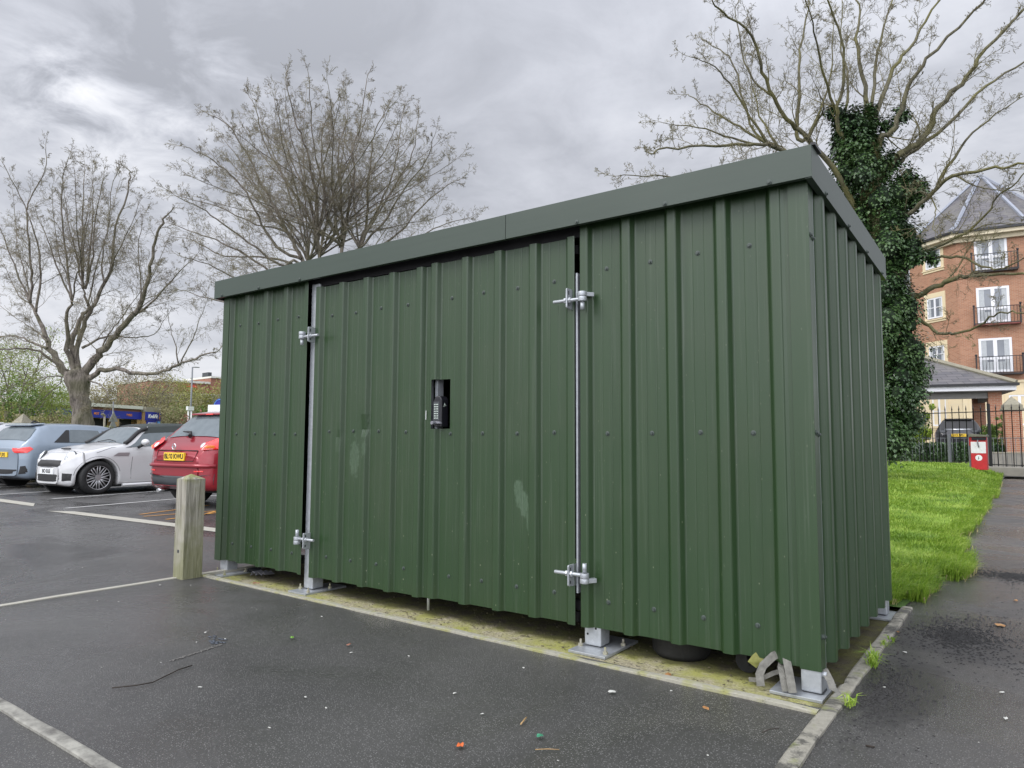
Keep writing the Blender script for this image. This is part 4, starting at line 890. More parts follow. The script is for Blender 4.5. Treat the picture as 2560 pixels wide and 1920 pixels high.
# ivy: shingled leaves over drooping lobes round the trunk and the lower limbs
ivy_axis = [(2208, 1068, .42), (2222, 1020, .62), (2222, 960, .68), (2218, 890, .70), (2200, 810, .64), (2192, 730, .62), (2192, 650, .62), (2198, 570, .66), (2182, 500, .54), (2156, 432, .46), (2140, 378, .32), (2136, 340, .18)]
lobes = []
for i, (u, v, r) in enumerate(ivy_axis):
    c = at(u, v, 17)
    for k in range(22 if i < 8 else 13):
        a = random.uniform(0, 6.28); q = c+Vector((math.cos(a), math.sin(a), 0))*r*random.uniform(.45, 1.08)+Vector((0, 0, random.uniform(-.35, .35))); lobes.append((q, random.uniform(.15, .38)))
for pix, r, b0 in (([(2110, 345), (2100, 310), (2090, 285)], .15, 0), ([(2172, 330), (2175, 300), (2178, 268)], .12, 0), ([(2195, 360), (2222, 320), (2245, 290)], .15, 0), ([(2255, 480), (2275, 455), (2290, 470), (2280, 500)], .20, 0), ([(2270, 650), (2300, 648), (2330, 645)], .10, -.8), ([(2215, 420), (2240, 400)], .16, 0), ([(2255, 640), (2275, 610)], .20, -.5)):
    for u, v in pix:
        c = at(u, v, 17+b0)
        for k in range(5): lobes.append((c+rv()*r*.8, r*random.uniform(.7, 1.15)))
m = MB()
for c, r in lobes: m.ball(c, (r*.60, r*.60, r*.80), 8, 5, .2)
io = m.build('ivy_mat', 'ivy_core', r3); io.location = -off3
m = MB(); m.uv = {}
for c, r in lobes:
    for k in range(int(5200*r*r)):
        n_ = rv()
        if n_.z < -.35 and random.random() < .6: continue
        p_ = c+Vector((n_.x*r, n_.y*r, n_.z*r*1.3))*random.choice((.9, 1.0, 1.1, 1.28))*random.uniform(.92, 1.08); s_ = random.choice((.026, .036, .046, .056, .066))*random.uniform(.85, 1.2)
        out = (n_+Vector((0, 0, .25))+rv()*.35).normalized(); dn = (Vector((0, 0, -1))-out*(-out.z)); 
        if dn.length < .05: dn = rv().cross(out)
        dn = (dn.normalized()+out*.45+rv()*.35).normalized(); sd_ = dn.cross(out).normalized()
        b = len(m.v); m.v += [tuple(p_-dn*s_*.4), tuple(p_+sd_*s_*.55), tuple(p_+dn*s_*.85+out*s_*.1), tuple(p_-sd_*s_*.55)]
        m.f += [(b, b+1, b+2), (b, b+2, b+3)]
io = m.build('ivy', 'ivy', r3); io.location = -off3

# ---------------- bushes and trees in leaf, far behind
def leafy(name, label, base, h, wd, n, lsize, mat, twigmat, stems=6, cat='tree', group=None, z0=0.0, dense=.5, squash=1.0, low=.12):
    root = thing(name, label, cat, (base[0], base[1], z0), 0, group); m = MB(); mt = MB(); cl = []
    mt.cyl((0, 0, -.1), (0, 0, h*.35), h*.022, h*.014, 8)
    for i in range(stems):
        a = random.uniform(0, 6.28); top = Vector((math.cos(a)*wd*random.uniform(.2, .9), math.sin(a)*wd*random.uniform(.2, .9)*squash, h*random.uniform(.55, .98))); p0 = Vector((0, 0, h*random.uniform(.05, .25)))
        mid = p0.lerp(top, .5)+rv()*wd*.15; mt.tube([p0, mid, top], [h*.012, h*.007, h*.003], 5)
        for k in range(7):
            t = random.uniform(.25, 1); b_ = p0.lerp(top, t); e_ = b_+Vector((random.uniform(-1, 1)*wd*.4, random.uniform(-1, 1)*wd*.4*squash, random.uniform(-.05, .25)*h)); mt.tube([b_, b_.lerp(e_, .5)+rv()*.1*wd, e_], [h*.005, h*.003, h*.0015], 3, False); cl.append((e_, wd*random.uniform(.12, .30)))
    for k in range(stems*3):
        a = random.uniform(0, 6.28); r = math.sqrt(random.random())*wd; z = h*random.uniform(low, .95); r *= math.sqrt(max(.05, 1-((z/h-.5)/.55)**2)); cl.append((Vector((math.cos(a)*r, math.sin(a)*r*squash, z)), wd*random.uniform(.14, .32)))
    wts = [r*r for _, r in cl]
    for i in range(n):
        c, r = random.choices(cl, wts)[0]; p_ = c+rv()*r*random.random()**.4; p_.z = max(.02, p_.z); s_ = lsize*random.uniform(.6, 1.3); a = rv(); b_ = a.cross(rv()).normalized()
        q = len(m.v); m.v += [tuple(p_-a*s_), tuple(p_+b_*s_*.6), tuple(p_+a*s_), tuple(p_-b_*s_*.6)]; m.f.append((q, q+1, q+2, q+3))
    mt.build('trunk', twigmat, root); m.build('crown', mat, root); return root
def gb(u, dep): p_ = at(u, 1095, dep); return (p_.x, p_.y)
gl = 'trees in young leaf beyond the car park'
leafy('willow_tree', 'bright yellow green tree in young leaf at the far left', gb(30, 42), 6.6, 3.2, 13000, .050, 'willow', 'bark_far', 9, group=gl)
leafy('willow_tree', 'low yellow green tree between the far left tree and the burred trunk', gb(125, 46), 5.2, 2.4, 8000, .052, 'willow', 'bark_far', 8, group=gl)
leafy('young_tree', 'thin dark stemmed young tree behind the brick pillar', gb(35, 36), 3.6, 1.4, 1500, .07, 'green_bush', 'twig_far', 7, group=gl)
leafy('budding_tree', 'brownish budding tree just right of the burred trunk', gb(268, 76), 7.2, 3.8, 7500, .095, 'budding', 'twig_far', 12, group=gl)
leafy('budding_tree', 'many-stemmed budding tree above the blue garage sign', gb(355, 80), 9.0, 4.8, 5500, .09, 'budding', 'twig_far', 16, group=gl)
leafy('budding_tree', 'olive green tree left of the street lamp', gb(425, 95), 8.0, 5.0, 10000, .12, 'olive_leaf', 'twig_far', 14, group=gl)
leafy('budding_tree', 'olive green tree right of the street lamp', gb(505, 90), 7.7, 5.2, 10000, .12, 'olive_leaf', 'twig_far', 14, group=gl)
leafy('hedge_tree', 'low green bush below the street lamp behind the cars', gb(520, 70), 4.2, 3.6, 8000, .10, 'green_bush', 'twig_far', 9, group=gl)
leafy('hedge_tree', 'low twiggy brown thicket right of the garage', gb(430, 68), 4.4, 3.2, 8500, .08, 'budding', 'twig_brown', 12, group=gl)
leafy('budding_tree', 'pale budding tree standing above the garage roof', gb(235, 90), 6.8, 4.6, 5500, .10, 'olive_leaf', 'twig_far', 12, group=gl)
leafy('budding_tree', 'green tree above the left end of the garage roof', gb(150, 95), 7.4, 4.6, 8000, .13, 'green_bush', 'twig_far', 10, group=gl)
gh = 'hedge plants along the car park edge'
for k, u in enumerate((20, 68, 112, 158, 250, 296, 336)):
    leafy('hedge_bush', ['brown green hedge plant at the far left end of the hedge', 'hedge plant right beside the brick pillar', 'hedge plant second right of the brick pillar', 'hedge plant just left of the burred trunk', 'hedge plant just right of the burred trunk', 'hedge plant in front of the triangular sign', 'last hedge plant before the railings'][k], gb(u, 33+k*.3), (2.0 if k < 4 else 1.42), .95, 2600, .055, 'budding' if k % 2 else 'olive_leaf', 'twig_brown', 9, 'hedge', gh)
leafy('copper_hedge', 'small copper-leaved bush between the soft-top car and the red car', gb(471, 17.5), 1.62, .42, 900, .036, 'brown_leaf', 'twig_brown', 9, 'bush')
gy = 'bushes behind the black railings'
for (u, dp, h, wd, n, mat, lab) in ((2300, 28.6, 2.35, .55, 6000, 'yellow_bush', 'upright yellow green conifer bush left of the black car'), (2245, 28.4, 1.9, .95, 6500, 'yellow_bush', 'wide yellow green bush behind the fence under the ivy'), (2478, 28.7, 1.95, .40, 2200, 'green_bush', 'green bush in front of the carport pillar'), (2520, 28.6, 2.2, .35, 1700, 'green_bush', 'climber growing up beside the gate pillar')):
    leafy('garden_bush', lab, gb(u, dp), h-.55, wd, n, .045, mat, 'twig_far', 7, 'bush', gy, z0=.55)
m = MB()                                              # ivy tumbling over the low wall
for i in range(11000):
    t = random.random(); b0 = at(2200+t*330, 1130, 27.3); p_ = Vector((b0.x, b0.y, random.uniform(.42, 1.0)))+rv()*.10; s_ = random.uniform(.03, .06); a = rv(); b_ = a.cross(rv()).normalized()
    q = len(m.v); m.v += [tuple(p_-a*s_), tuple(p_+b_*s_*.8), tuple(p_+a*s_), tuple(p_-b_*s_*.8)]; m.f.append((q, q+1, q+2, q+3))
tag(kind(m.build('ground_ivy', 'ivy'), 'stuff'), 'dark ivy trailing along the top of the low wall', 'ivy')

# ================================================================ right side: fence, bin, buildings
FA, FB = at(2215, 1106, 27.0), at(2560, 1106, 22.6); FA.z = FB.z = 0; fd = (FB-FA).normalized(); fn = Vector((-fd.y, fd.x, 0))
F0 = FA-fd*5; fl_len = (FB-FA).length+5+4
fr = math.atan2(fd.y, fd.x)
fence = thing('railing_fence', 'tall black spear-topped iron railings beyond the lawn', 'fence', tuple(F0), fr)
m = MB(); m.box(0, fl_len, -.012, .012, 2.10, 2.13); m.box(0, fl_len, -.012, .012, .34, .37); m.build('rail', 'iron_black', fence)
m = MB(); m.tube([(0, 0, .30), (0, 0, 2.20), (0, 0, 2.205), (0, 0, 2.24), (0, 0, 2.36)], [.0135, .0135, .022, .018, .002], 6); bar = m.build('bar', 'iron_black', fence)
nb = int(fl_len/.245)
for i in range(nb):
    if i == 0: continue
    inst(bar, fence, (i*.245, 0, 0))
u_post = (at(2481, 1106, 23.6)-F0).dot(fd)
m = MB(); m.box(u_post-.035, u_post+.035, -.035, .035, -.05, 2.38); m.build('fence_post', 'iron_black', fence)
wall = thing('low_wall', 'low mossy concrete kerb wall under the black railings', 'wall', tuple(F0), fr)
m = MB(); m.box(0, fl_len, -.16, .16, -.1, .29); wm_ = m.build('wall', 'concrete_wall', wall, bevel=.03)
rail2 = thing('railing_fence', 'lower grey bar railings just behind the black ones', 'fence', tuple(F0+fn*.75), fr)
m = MB(); m.box(0, fl_len, -.01, .01, 1.22, 1.245); m.box(0, fl_len, -.01, .01, .22, .245); m.build('rail', 'iron_grey', rail2)
m = MB(); m.cyl((0, 0, .2), (0, 0, 1.25), .008, n=5); bar2 = m.build('bar', 'iron_grey', rail2)
for i in range(1, 98): inst(bar2, rail2, (i*fl_len/98, 0, 0))
pr_ = None
for u in (2277, 2508):
    s_ = (at(u, 1106, 24.6)-F0).dot(fd); m = MB(); m.box(s_-.045, s_+.045, -.10, -.01, 0, 1.36); m.build('fence_post', 'iron_grey', rail2, bevel=.008)
# waste bin on a post
bp = at(2425, 1106, 21.5); bin_ = thing('dog_waste_bin', 'red and white litter bin with a stone coloured lid on a grey post', 'bin', (bp.x, bp.y, 0), R(-4))
m = MB(); m.box(-.05, -.004, .06, .10, -.1, 1.25); m.build('post', 'iron_grey', bin_)
m = MB(); m.box(.02, .42, -.10, .22, .26, 1.16); m.box(-.02, .02, -.06, .20, .98, 1.24); m.box(.02, .42, -.10, .22, 1.16, 1.25); b_ = m.build('bin_body', 'bin_red', bin_, bevel=.012)
m = MB(); m.poly([(-.03, 1.25), (.46, 1.25), (.47, 1.30), (.0, 1.345)], TR((0, 0, 0)), -.16, .28); m.build('lid', 'bin_lid', bin_, bevel=.008)
m = MB(); m.box(.06, .43, -.125, -.105, 1.15, 1.235); m.build('flap', 'black_plastic', bin_)
m = MB(); m.box(.03, .41, -.106, -.102, .76, 1.10); p_ = m.build('panel', 'bin_panel', b_)
m = MB(); m.cyl((.22, -.106, .62), (.22, -.103, .62), .088, n=28); m.build('badge', 'sign_white', b_); m = MB(); m.cyl((.215, -.108, .645), (.215, -.106, .645), .014, n=10); m.tube([(.215, -.107, .63), (.215, -.107, .60), (.20, -.107, .575)], .008, 5); m.tube([(.215, -.107, .62), (.235, -.107, .60)], .006, 5); m.build('badge_figure', 'trim_grey', b_)
m = MB(); m.tube([(.215, -.115, 1.16), (.205, -.13, 1.08), (.225, -.13, .99), (.235, -.115, .94)], .017, 8); m.build('handle', 'grey_plastic', b_)

# --- street wall, beyond the railings
sw0, sw1 = at(2150, 1106, 29.0), at(2640, 1106, 26.2); sw0.z = sw1.z = 0; sa = math.atan2((sw1-sw0).y, (sw1-sw0).x); sl = (sw1-sw0).length
lw = thing('retaining_wall', 'pale stone retaining wall across the street, topped with ivy', 'wall', tuple(sw0), sa)
m = MB(); m.box(-6, sl+6, 0, .22, 0, .66); m.build('wall', 'concrete_wall', lw, bevel=.01); m = MB(); m.box(-6, sl+6, -.015, .235, .66, .72); m.build('coping', 'stone_cap', lw, bevel=.01)
m = MB(); m.quad(*[sw0+Vector((math.cos(sa), math.sin(sa), 0))*a-Vector((-math.sin(sa), math.cos(sa), 0))*b+Vector((0, 0, .028)) for a, b in ((-6, 1.3), (sl+6, 1.3), (sl+6, .9), (-6, .9))]); kind(m.build('road_edge', 'strip_concrete'))
wd_ = Vector((math.cos(sa), math.sin(sa), 0)); wn_ = Vector((-wd_.y, wd_.x, 0)); m = MB(); Pt = [sw0-wd_*14+wn_*.12, sw0+wd_*(sl+40)+wn_*.12, Vector((70, 140, 0)), Vector((-40, 140, 0))]
for z_ in (-.1, .58):
    for q in Pt: m.v.append((q.x, q.y, z_))
m.f += [(4, 5, 6, 7), (0, 1, 5, 4), (1, 2, 6, 5), (2, 3, 7, 6), (3, 0, 4, 7)]; kind(m.build('terrace', 'far_ground'))
# gate pillar with a pyramid cap
gpz = at(2534, 1106, 27); gate = thing('gate_pillar', 'brick gate pillar with a stone pyramid cap at the right edge', 'pillar', (gpz.x, gpz.y, .0), sa)
m = MB(); m.box(-.27, .27, -.27, .27, 0, 2.32); m.build('pillar', 'brick_pillar', gate)
m = MB(); m.box(-.34, .34, -.34, .34, 2.32, 2.40); m.box(-.30, .30, -.30, .30, 2.40, 2.52)
for a, c in (((-.28, -.28), (.28, -.28)), ((.28, -.28), (.28, .28)), ((.28, .28), (-.28, .28)), ((-.28, .28), (-.28, -.28))): m.quad((*a, 2.52), (*c, 2.52), (0, 0, 2.86))
m.build('cap', 'stone_cap', gate)

# --- carport with a hipped slate roof
tip = at(2541, 957, 30.5); zE = tip.z; cp0 = Vector((tip.x, tip.y, 0)); e2 = at(2235, 970, 32.5); dv = (Vector((e2.x, e2.y, 0))-cp0).normalized(); ca = math.atan2(-dv.y, -dv.x)
car_port = thing('carport', 'open carport with a hipped slate roof and brick pillars', 'carport', (cp0.x, cp0.y, .58), ca)
zr = zE-.58; Wd, Dp = 9.0, 5.6                        # local: x runs from 0 (tip) to -Wd, y away from us
rz_ = 1.80
m = MB(); A, B, C_, D_ = (0, 0, zr), (-Wd, 0, zr), (-Wd, Dp, zr), (0, Dp, zr); r0, r1 = (-Dp*.72, Dp/2, zr+rz_), (-Wd+Dp*.6, Dp/2, zr+rz_)
m.quad(B, A, r0, r1, uv=[(0, 0), (Wd, 0), (Wd-Dp*.5, 3.3), (Dp*.5, 3.3)]); m.quad(A, D_, r0, uv=[(0, 0), (Dp, 0), (Dp/2, 3.3)]); m.quad(D_, C_, r1, r0, uv=[(0, 0), (Wd, 0), (Wd-Dp*.5, 3.3), (Dp*.5, 3.3)]); m.quad(C_, B, r1, uv=[(0, 0), (Dp, 0), (Dp/2, 3.3)])
rf = m.build('roof', 'slate', car_port)
m = MB(); 
for a, c in ((A, r0), (r0, r1), (D_, r0), (B, r1)): m.tube([Vector(a)+Vector((0, 0, .03)), Vector(c)+Vector((0, 0, .05))], .12, 6, smooth=False)
m.build('ridge_tile', 'stone_cap', rf)
m = MB(); m.box(-Wd, 0, -.10, .02, zr-.10, zr+.01); m.box(0, .10, -.10, Dp, zr-.10, zr+.01); m.build('gutter', 'gutter', car_port)
m = MB(); m.box(-Wd, 0, .02, .05, zr-.30, zr-.10); m.box(-.03, .0, .05, Dp, zr-.30, zr-.10); m.build('fascia_board', 'white_frame', car_port)
m = MB(); m.box(-Wd, -.03, .05, Dp, zr-.33, zr-.30); m.build('soffit', 'soffit', car_port)
m = MB(); m.box(-Wd+.2, -.55, .5, .75, zr-.62, zr-.33); m.box(-.80, -.55, .5, Dp-.4, zr-.62, zr-.33); m.build('beam', 'soffit', car_port)
for x in (-.98, -Wd+.5):
    for y in (.42, Dp-.9):
        m = MB(); m.box(x, x+.50, y, y+.50, 0, zr-.33); m.build('pillar', 'brick_pillar', car_port)

# --- red brick apartment tower: an octagon with a bell-cast slate spire
cc = at(2451, 441, 46); TZ = .58; apo = 4.22; sd8 = 2*apo*math.tan(R(22.5))
vang = math.atan2(CAM.y-cc.y, CAM.x-cc.x)            # heading from the tower to the camera
a0 = vang+R(4.5)+math.pi/2                            # frame heading of the facet facing us
tower = thing('apartment_building', 'red brick apartment tower with a slate spire and a cream ground floor', 'building', (cc.x, cc.y, TZ))
ro = math.radians(0)
eave = 13.35-TZ; gf = (at(2467, 954, 41.8).z)-TZ
def face(k): return Matrix.Rotation(a0+k*math.pi/4, 4, 'Z') @ Matrix.Translation((0, -apo, 0))   # x along the facet, -y outward
m = MB(); mc = MB()
for k in range(8):
    T = face(k); h_ = sd8/2
    m.quad(T @ Vector((-h_, 0, gf)), T @ Vector((h_, 0, gf)), T @ Vector((h_, 0, eave)), T @ Vector((-h_, 0, eave)), uv=[(k*sd8, gf), ((k+1)*sd8, gf), ((k+1)*sd8, eave), (k*sd8, eave)])
    mc.quad(T @ Vector((-h_, -.02, 0)), T @ Vector((h_, -.02, 0)), T @ Vector((h_, -.02, gf-.1)), T @ Vector((-h_, -.02, gf-.1)))
    mc.box(-h_-.05, h_+.05, -.08, .1, gf-.12, gf+.02, T)
    for q in range(1, 8): mc.box(-h_-.01, h_+.01, -.021, -.018, q*.45, q*.45+.0, T)
wb = m.build('wall', 'brick_red', tower); mc.build('wall', 'cream', tower, label='cream rendered ground floor')
m = MB()                                              # joints scored in the render
for k in range(8):
    T = face(k)
    for q in range(1, 8): m.box(-sd8/2, sd8/2, -.0225, -.02, q*.46, q*.46+.018, T)
m.build('wall_joint', 'cream_trim', tower)
m = MB(); 
for k in range(8): m.box(-sd8/2-.28, sd8/2+.28, -.55, .15, eave-.02, eave+.22, face(k))
for k in range(8): m.box(-sd8/2-.12, sd8/2+.12, -.22, .1, eave-.28, eave-.02, face(k))
m.build('cornice', 'cream_trim', tower)
m = MB()
for k in range(8): m.box(-sd8/2-.30, sd8/2+.30, -.66, -.5, eave+.20, eave+.34, face(k))
m.build('gutter', 'gutter', tower)
apex = at(2451, 441, 46).z-TZ
ringz = [(apo+.66, eave+.34), (apo-.15, eave+.80), (apo-.85, eave+1.55), (.02, apex)]
m = MB(); ml = MB()
for k in range(8):
    T = Matrix.Rotation(a0+k*math.pi/4, 4, 'Z')
    for (ra, za), (rb, zb) in zip(ringz, ringz[1:]):
        ha, hb = ra*math.tan(R(22.5)), rb*math.tan(R(22.5)); sl_ = math.hypot(ra-rb, zb-za)
        m.quad(T @ Vector((-ha, -ra, za)), T @ Vector((ha, -ra, za)), T @ Vector((hb, -rb, zb)), T @ Vector((-hb, -rb, zb)), uv=[(-ha, za), (ha, za), (hb, za+sl_), (-hb, za+sl_)])
    ml.tube([T @ Vector((ra*math.tan(R(22.5)), -ra, za+.04)) for ra, za in ringz], .11, 5, smooth=False)
rf = m.build('roof', 'slate', tower); ml.build('hip_flashing', 'lead', rf)
def window(T, x, z, w, h, small):
    m = MB()
    if small:
        s_ = MB(); t_ = .20
        for bx in ((x-w/2-t_, x-w/2, z-.25, z+h+t_+.1), (x+w/2, x+w/2+t_, z-.25, z+h+t_+.1), (x-w/2, x+w/2, z+h, z+h+t_+.1), (x-w/2, x+w/2, z-.25, z-.05)): s_.box(bx[0], bx[1], -.05, .02, bx[2], bx[3], T)
        s_.box(x-w/2-t_-.04, x+w/2+t_+.04, -.10, .02, z-.12, z-.05, T); s_.build('surround', 'cream', tower)
    fr_ = .09 if small else .13
    m.box(x-w/2, x+w/2, -.035, .03, z+h-fr_, z+h, T); m.box(x-w/2, x+w/2, -.035, .03, z, z+fr_, T)
    m.box(x-w/2, x-w/2+fr_, -.034, .03, z+fr_, z+h-fr_, T); m.box(x+w/2-fr_, x+w/2, -.034, .03, z+fr_, z+h-fr_, T); m.box(x-fr_*.75, x+fr_*.75, -.036, .03, z+fr_, z+h-fr_, T)
    zb = z+h*(.52 if small else .40); m.box(x-w/2+fr_, x-fr_*.75, -.03, .03, zb-(.02 if small else .07), zb+(.02 if small else .07), T); m.box(x+fr_*.75, x+w/2-fr_, -.03, .03, zb-(.02 if small else .07), zb+(.02 if small else .07), T)
    f = m.build('window' if small else 'french_window', 'white_frame', tower)
    m = MB(); m.box(x-w/2+.03, x+w/2-.03, -.012, -.008, z+.03, z+h-.03, T); m.build('pane', 'window_glass', f)
    for (xa, xb, zt2) in ((x-w*.42, x-w*.26, z+h-.1), (x+w*.27, x+w*.42, z+h-.1))+(((x-w*.25, x+w*.26, z+h*.30),) if not small else ()): m = MB(); m.box(xa, xb, -.0145, -.013, z+.1, zt2, T); m.build('curtain', 'curtain', f)
def balcony(T, x, z, w, mat='iron_black', red=False):
    m = MB(); h_ = 1.0; d_ = .42
    for (a, b, y0_, y1_) in ((x-w/2, x+w/2, -d_-.02, -d_+.02),): m.box(a, b, y0_, y1_, z+h_-.04, z+h_, T); m.box(a, b, y0_, y1_, z, z+.05, T)
    for sx_ in (-1, 1):
        m.box(x+sx_*w/2-.03, x+sx_*w/2+.03, -d_, .0, z+h_-.04, z+h_, T); m.box(x+sx_*w/2-.03, x+sx_*w/2+.03, -d_, 0, z, z+.05, T); m.box(x+sx_*w/2-.035, x+sx_*w/2+.035, -d_-.035, -d_+.035, z-.05, z+h_+.05, T)
        m.ball(T @ Vector((x+sx_*w/2, -d_, z+h_+.08)), .07, 8, 5)
        for q in range(3): m.cyl(T @ Vector((x+sx_*w/2, -.05-.14*q, z)), T @ Vector((x+sx_*w/2, -.05-.14*q, z+h_)), .012, n=4)
    for q in range(15): xx = x-w/2+w*q/14; m.cyl(T @ Vector((xx, -d_, z)), T @ Vector((xx, -d_, z+h_)), .012, n=4)
    b = m.build('balcony', mat, tower)
    m = MB(); m.box(x-w/2, x+w/2, -d_, -.02, z-.08, z-.01, T); m.build('balcony_floor', 'balcony_red' if red else 'iron_black', b)
T0, T1, T7 = face(0), face(-1), face(1)
def zof(v, dep): return at(2467, v, dep).z-TZ
for (vt, vb, red) in ((592, 674, 0), (718, 808, 1), (847, 932, 0)):
    zb, zt = zof(vb, 41.8), zof(vt, 41.8); window(T0, -.02, zb, 1.62, zt-zb, False); balcony(T0, .12, zb-.10, 2.25, red=red); window(T7, .4, zb, 1.62, zt-zb, False)
for (vt, vb) in ((608, 658), (735, 788), (860, 905)):
    zb, zt = at(2345, vb, 43).z-TZ, at(2345, vt, 43).z-TZ; window(T1, .10, zb, 1.15, zt-zb, True)
for T, x in ((T0, -1.0), (T0, 1.35), (T1, .15)):
    zb, zt = 1.5, 3.25; window(T, x*.75, zb, 1.0, zt-zb, True)
wing = thing('apartment_building', 'lower brick wing with a dark roof behind the ivy and the tower', 'building', (cc.x-5.5, cc.y+5, TZ), 0)
m = MB(); m.box(-9.0, 3, 0, 8, 0, 9.0); m.build('wall', 'brick_red', wing)
m = MB(); m.quad((-9.4, -.4, 9), (3.4, -.4, 9), (3.0, 4, 12.0), (-9.0, 4, 12.0), uv=[(0, 0), (12, 0), (12, 5), (0, 5)]); m.quad((3.4, 8.4, 9), (-9.4, 8.4, 9), (-9, 4, 12), (3, 4, 12)); m.quad((-9.4, 8.4, 9), (-9.4, -.4, 9), (-9, 4, 12)); m.quad((3.4, -.4, 9), (3.4, 8.4, 9), (3, 4, 12)); m.build('roof', 'slate', wing)
# ================================================================ cars (local frame: nose +x, left +y)
def lin(tab, x):
    if x <= tab[0][0]: return tab[0][1]
    for (a, va), (b, vb) in zip(tab, tab[1:]):
        if x <= b: t = (x-a)/(b-a); t = t*t*(3-2*t)*.5+t*.5; return va+(vb-va)*t
    return tab[-1][1]
class Car:
    def __init__(s, name, label, L_, top, belt, plan, wroof, wheels, rw, paintm, sill=.20, H=1.45, group='cars parked in the bays', lowmat=None):
        s.L, s.top, s.belt, s.plan, s.wr, s.wh, s.rw, s.sill, s.H = L_, top, belt, plan, wroof, wheels, rw, sill, H
        s.root = thing(name, label, 'car', (0, 0, 0), 0, group); s.paint = paintm
        xs = set([0, .02, .06, .12, .2, .3, L_, L_-.02, L_-.06, L_-.12, L_-.2, L_-.3]); 
        for i in range(56): xs.add(round(.3+(L_-.6)*i/55, 4))
        for w in wheels:
            for k in range(-9, 10): xs.add(round(w+rw*1.16*math.sin(k*math.pi/18), 4))
        s.xs = sorted(x for x in xs if 0 <= x <= L_)
        m = MB(); secs = [s.sec(x) for x in s.xs]; n = len(secs[0]); N = 2*n-1
        for x, sc in zip(s.xs, secs):
            for (y, z) in sc: m.v.append((x, y, z))
            for (y, z) in reversed(sc[1:]): m.v.append((x, -y, z))
        W = 2*n-1
        for i in range(len(s.xs)-1):
            for k in range(W):
                k2 = (k+1) % W; m.sm.add(len(m.f)); m.f.append((i*W+k, i*W+k2, (i+1)*W+k2, (i+1)*W+k))
        m.f.append(tuple(range(W))); m.f.append(tuple((len(s.xs)-1)*W+k for k in reversed(range(W))))
        s.body = m.build('body', paintm, s.root)
        m = MB(); m.box(.25, L_-.25, -s.w(L_/2)*.80, s.w(L_/2)*.80, sill-.03, sill+.30)
        for w in wheels:
            for sg in (-1, 1): m.cyl((w, sg*(s.w(w)-.30), rw), (w, sg*(s.w(w)-.20), rw), rw*1.14, n=20)
        m.build('underbody', 'black_dark', s.root)
    def w(s, x): return lin(s.plan, x)
    def arch(s, x):
        z = 0
        for wx in s.wh:
            d = abs(x-wx); r = s.rw*1.15
            if d < r: z = max(z, s.rw+math.sqrt(r*r-d*d))
        return z
    def ctrl(s, x):
        zt, zb, w = lin(s.top, x), lin(s.belt, x), s.w(x); ar = s.arch(x); zs = s.sill+max(0, .07-x*.5)+max(0, .05-(s.L-x)*.4)
        if zt > zb+.06:
            f = min(1, (zt-zb)/(s.H-zb)); ws = w*.955; wr = ws+(s.wr-ws)*f; up = [(0, zt), (wr*.55, zt-.008*f), (wr*.86, zt-.03), (wr, zt-.085*f-.01), (ws, zb)]
        else: zb = min(zb, zt-.03); up = [(0, zt), (w*.5, zt-.008), (w*.78, zt-.028), (w*.90, zt-.05), (w*.965, zb-.04)]
        zb2 = up[-1][1]
        lo_ = [(w, zb2-.11), (w*1.0, max(.48, ar+.012)), (w*.992, max(zs+.10, ar+.004)), (w*.95, max(zs, ar)), (w*.5, max(zs, .0) if not ar else max(zs, ar))]
        zprev = up[-1][1]; out = up[:]
        for (y, z) in lo_: z = min(z, zprev-.004); out.append((y, z)); zprev = z
        return out
    def sec(s, x):
        c = s.ctrl(x); out = [c[0]]
        for a, b in zip(c, c[1:]): out += [(a[0]*.75+b[0]*.25, a[1]*.75+b[1]*.25), (a[0]*.25+b[0]*.75, a[1]*.25+b[1]*.75)]
        out.append((0, c[-1][1])); return out
    def half(s, x, z):
        sc = s.sec(x); best = 0
        for (y0, z0), (y1, z1) in zip(sc, sc[1:]):
            if min(z0, z1) <= z <= max(z0, z1) and abs(z1-z0) > 1e-9: best = max(best, y0+(y1-y0)*(z-z0)/(z1-z0))
        return best
    def sx(s, y, z, front):
        a = s.L if front else 0; d = -1 if front else 1
        for i in range(300):
            x = a+d*i*.006
            if s.half(x, z) >= abs(y): return x
        return a+d*.30
    def patch(s, pts, front, mat, name, off=.006, parent=None, rings=3):
        """an outline in (y, z) laid on the nose or the tail"""
        m = MB(); n = len(pts); cy, cz = sum(p[0] for p in pts)/n, sum(p[1] for p in pts)/n; d = 1 if front else -1
        den = []
        for i in range(n):
            a, b = pts[i], pts[(i+1) % n]
            for k in range(3): den.append((a[0]+(b[0]-a[0])*k/3, a[1]+(b[1]-a[1])*k/3))
        n = len(den); m.v.append((s.sx(cy, cz, front)+d*off, cy, cz+off*.8))
        for r_ in range(1, rings+1):
            for (y, z) in den:
                yy, zz_ = cy+(y-cy)*r_/rings, cz+(z-cz)*r_/rings; m.v.append((s.sx(yy, zz_, front)+d*off*(1 if r_ < rings else .75), yy, zz_+off*(.8 if r_ < rings else .55)))
        for k in range(n): m.f.append((0, 1+k, 1+(k+1) % n)); 
        for r_ in range(rings-1):
            for k in range(n): a = 1+r_*n+k; b = 1+r_*n+(k+1) % n; m.f.append((a, a+n, b+n, b))
        for i in range(len(m.f)): m.sm.add(i)
        return m.build(name, mat, parent or s.body)
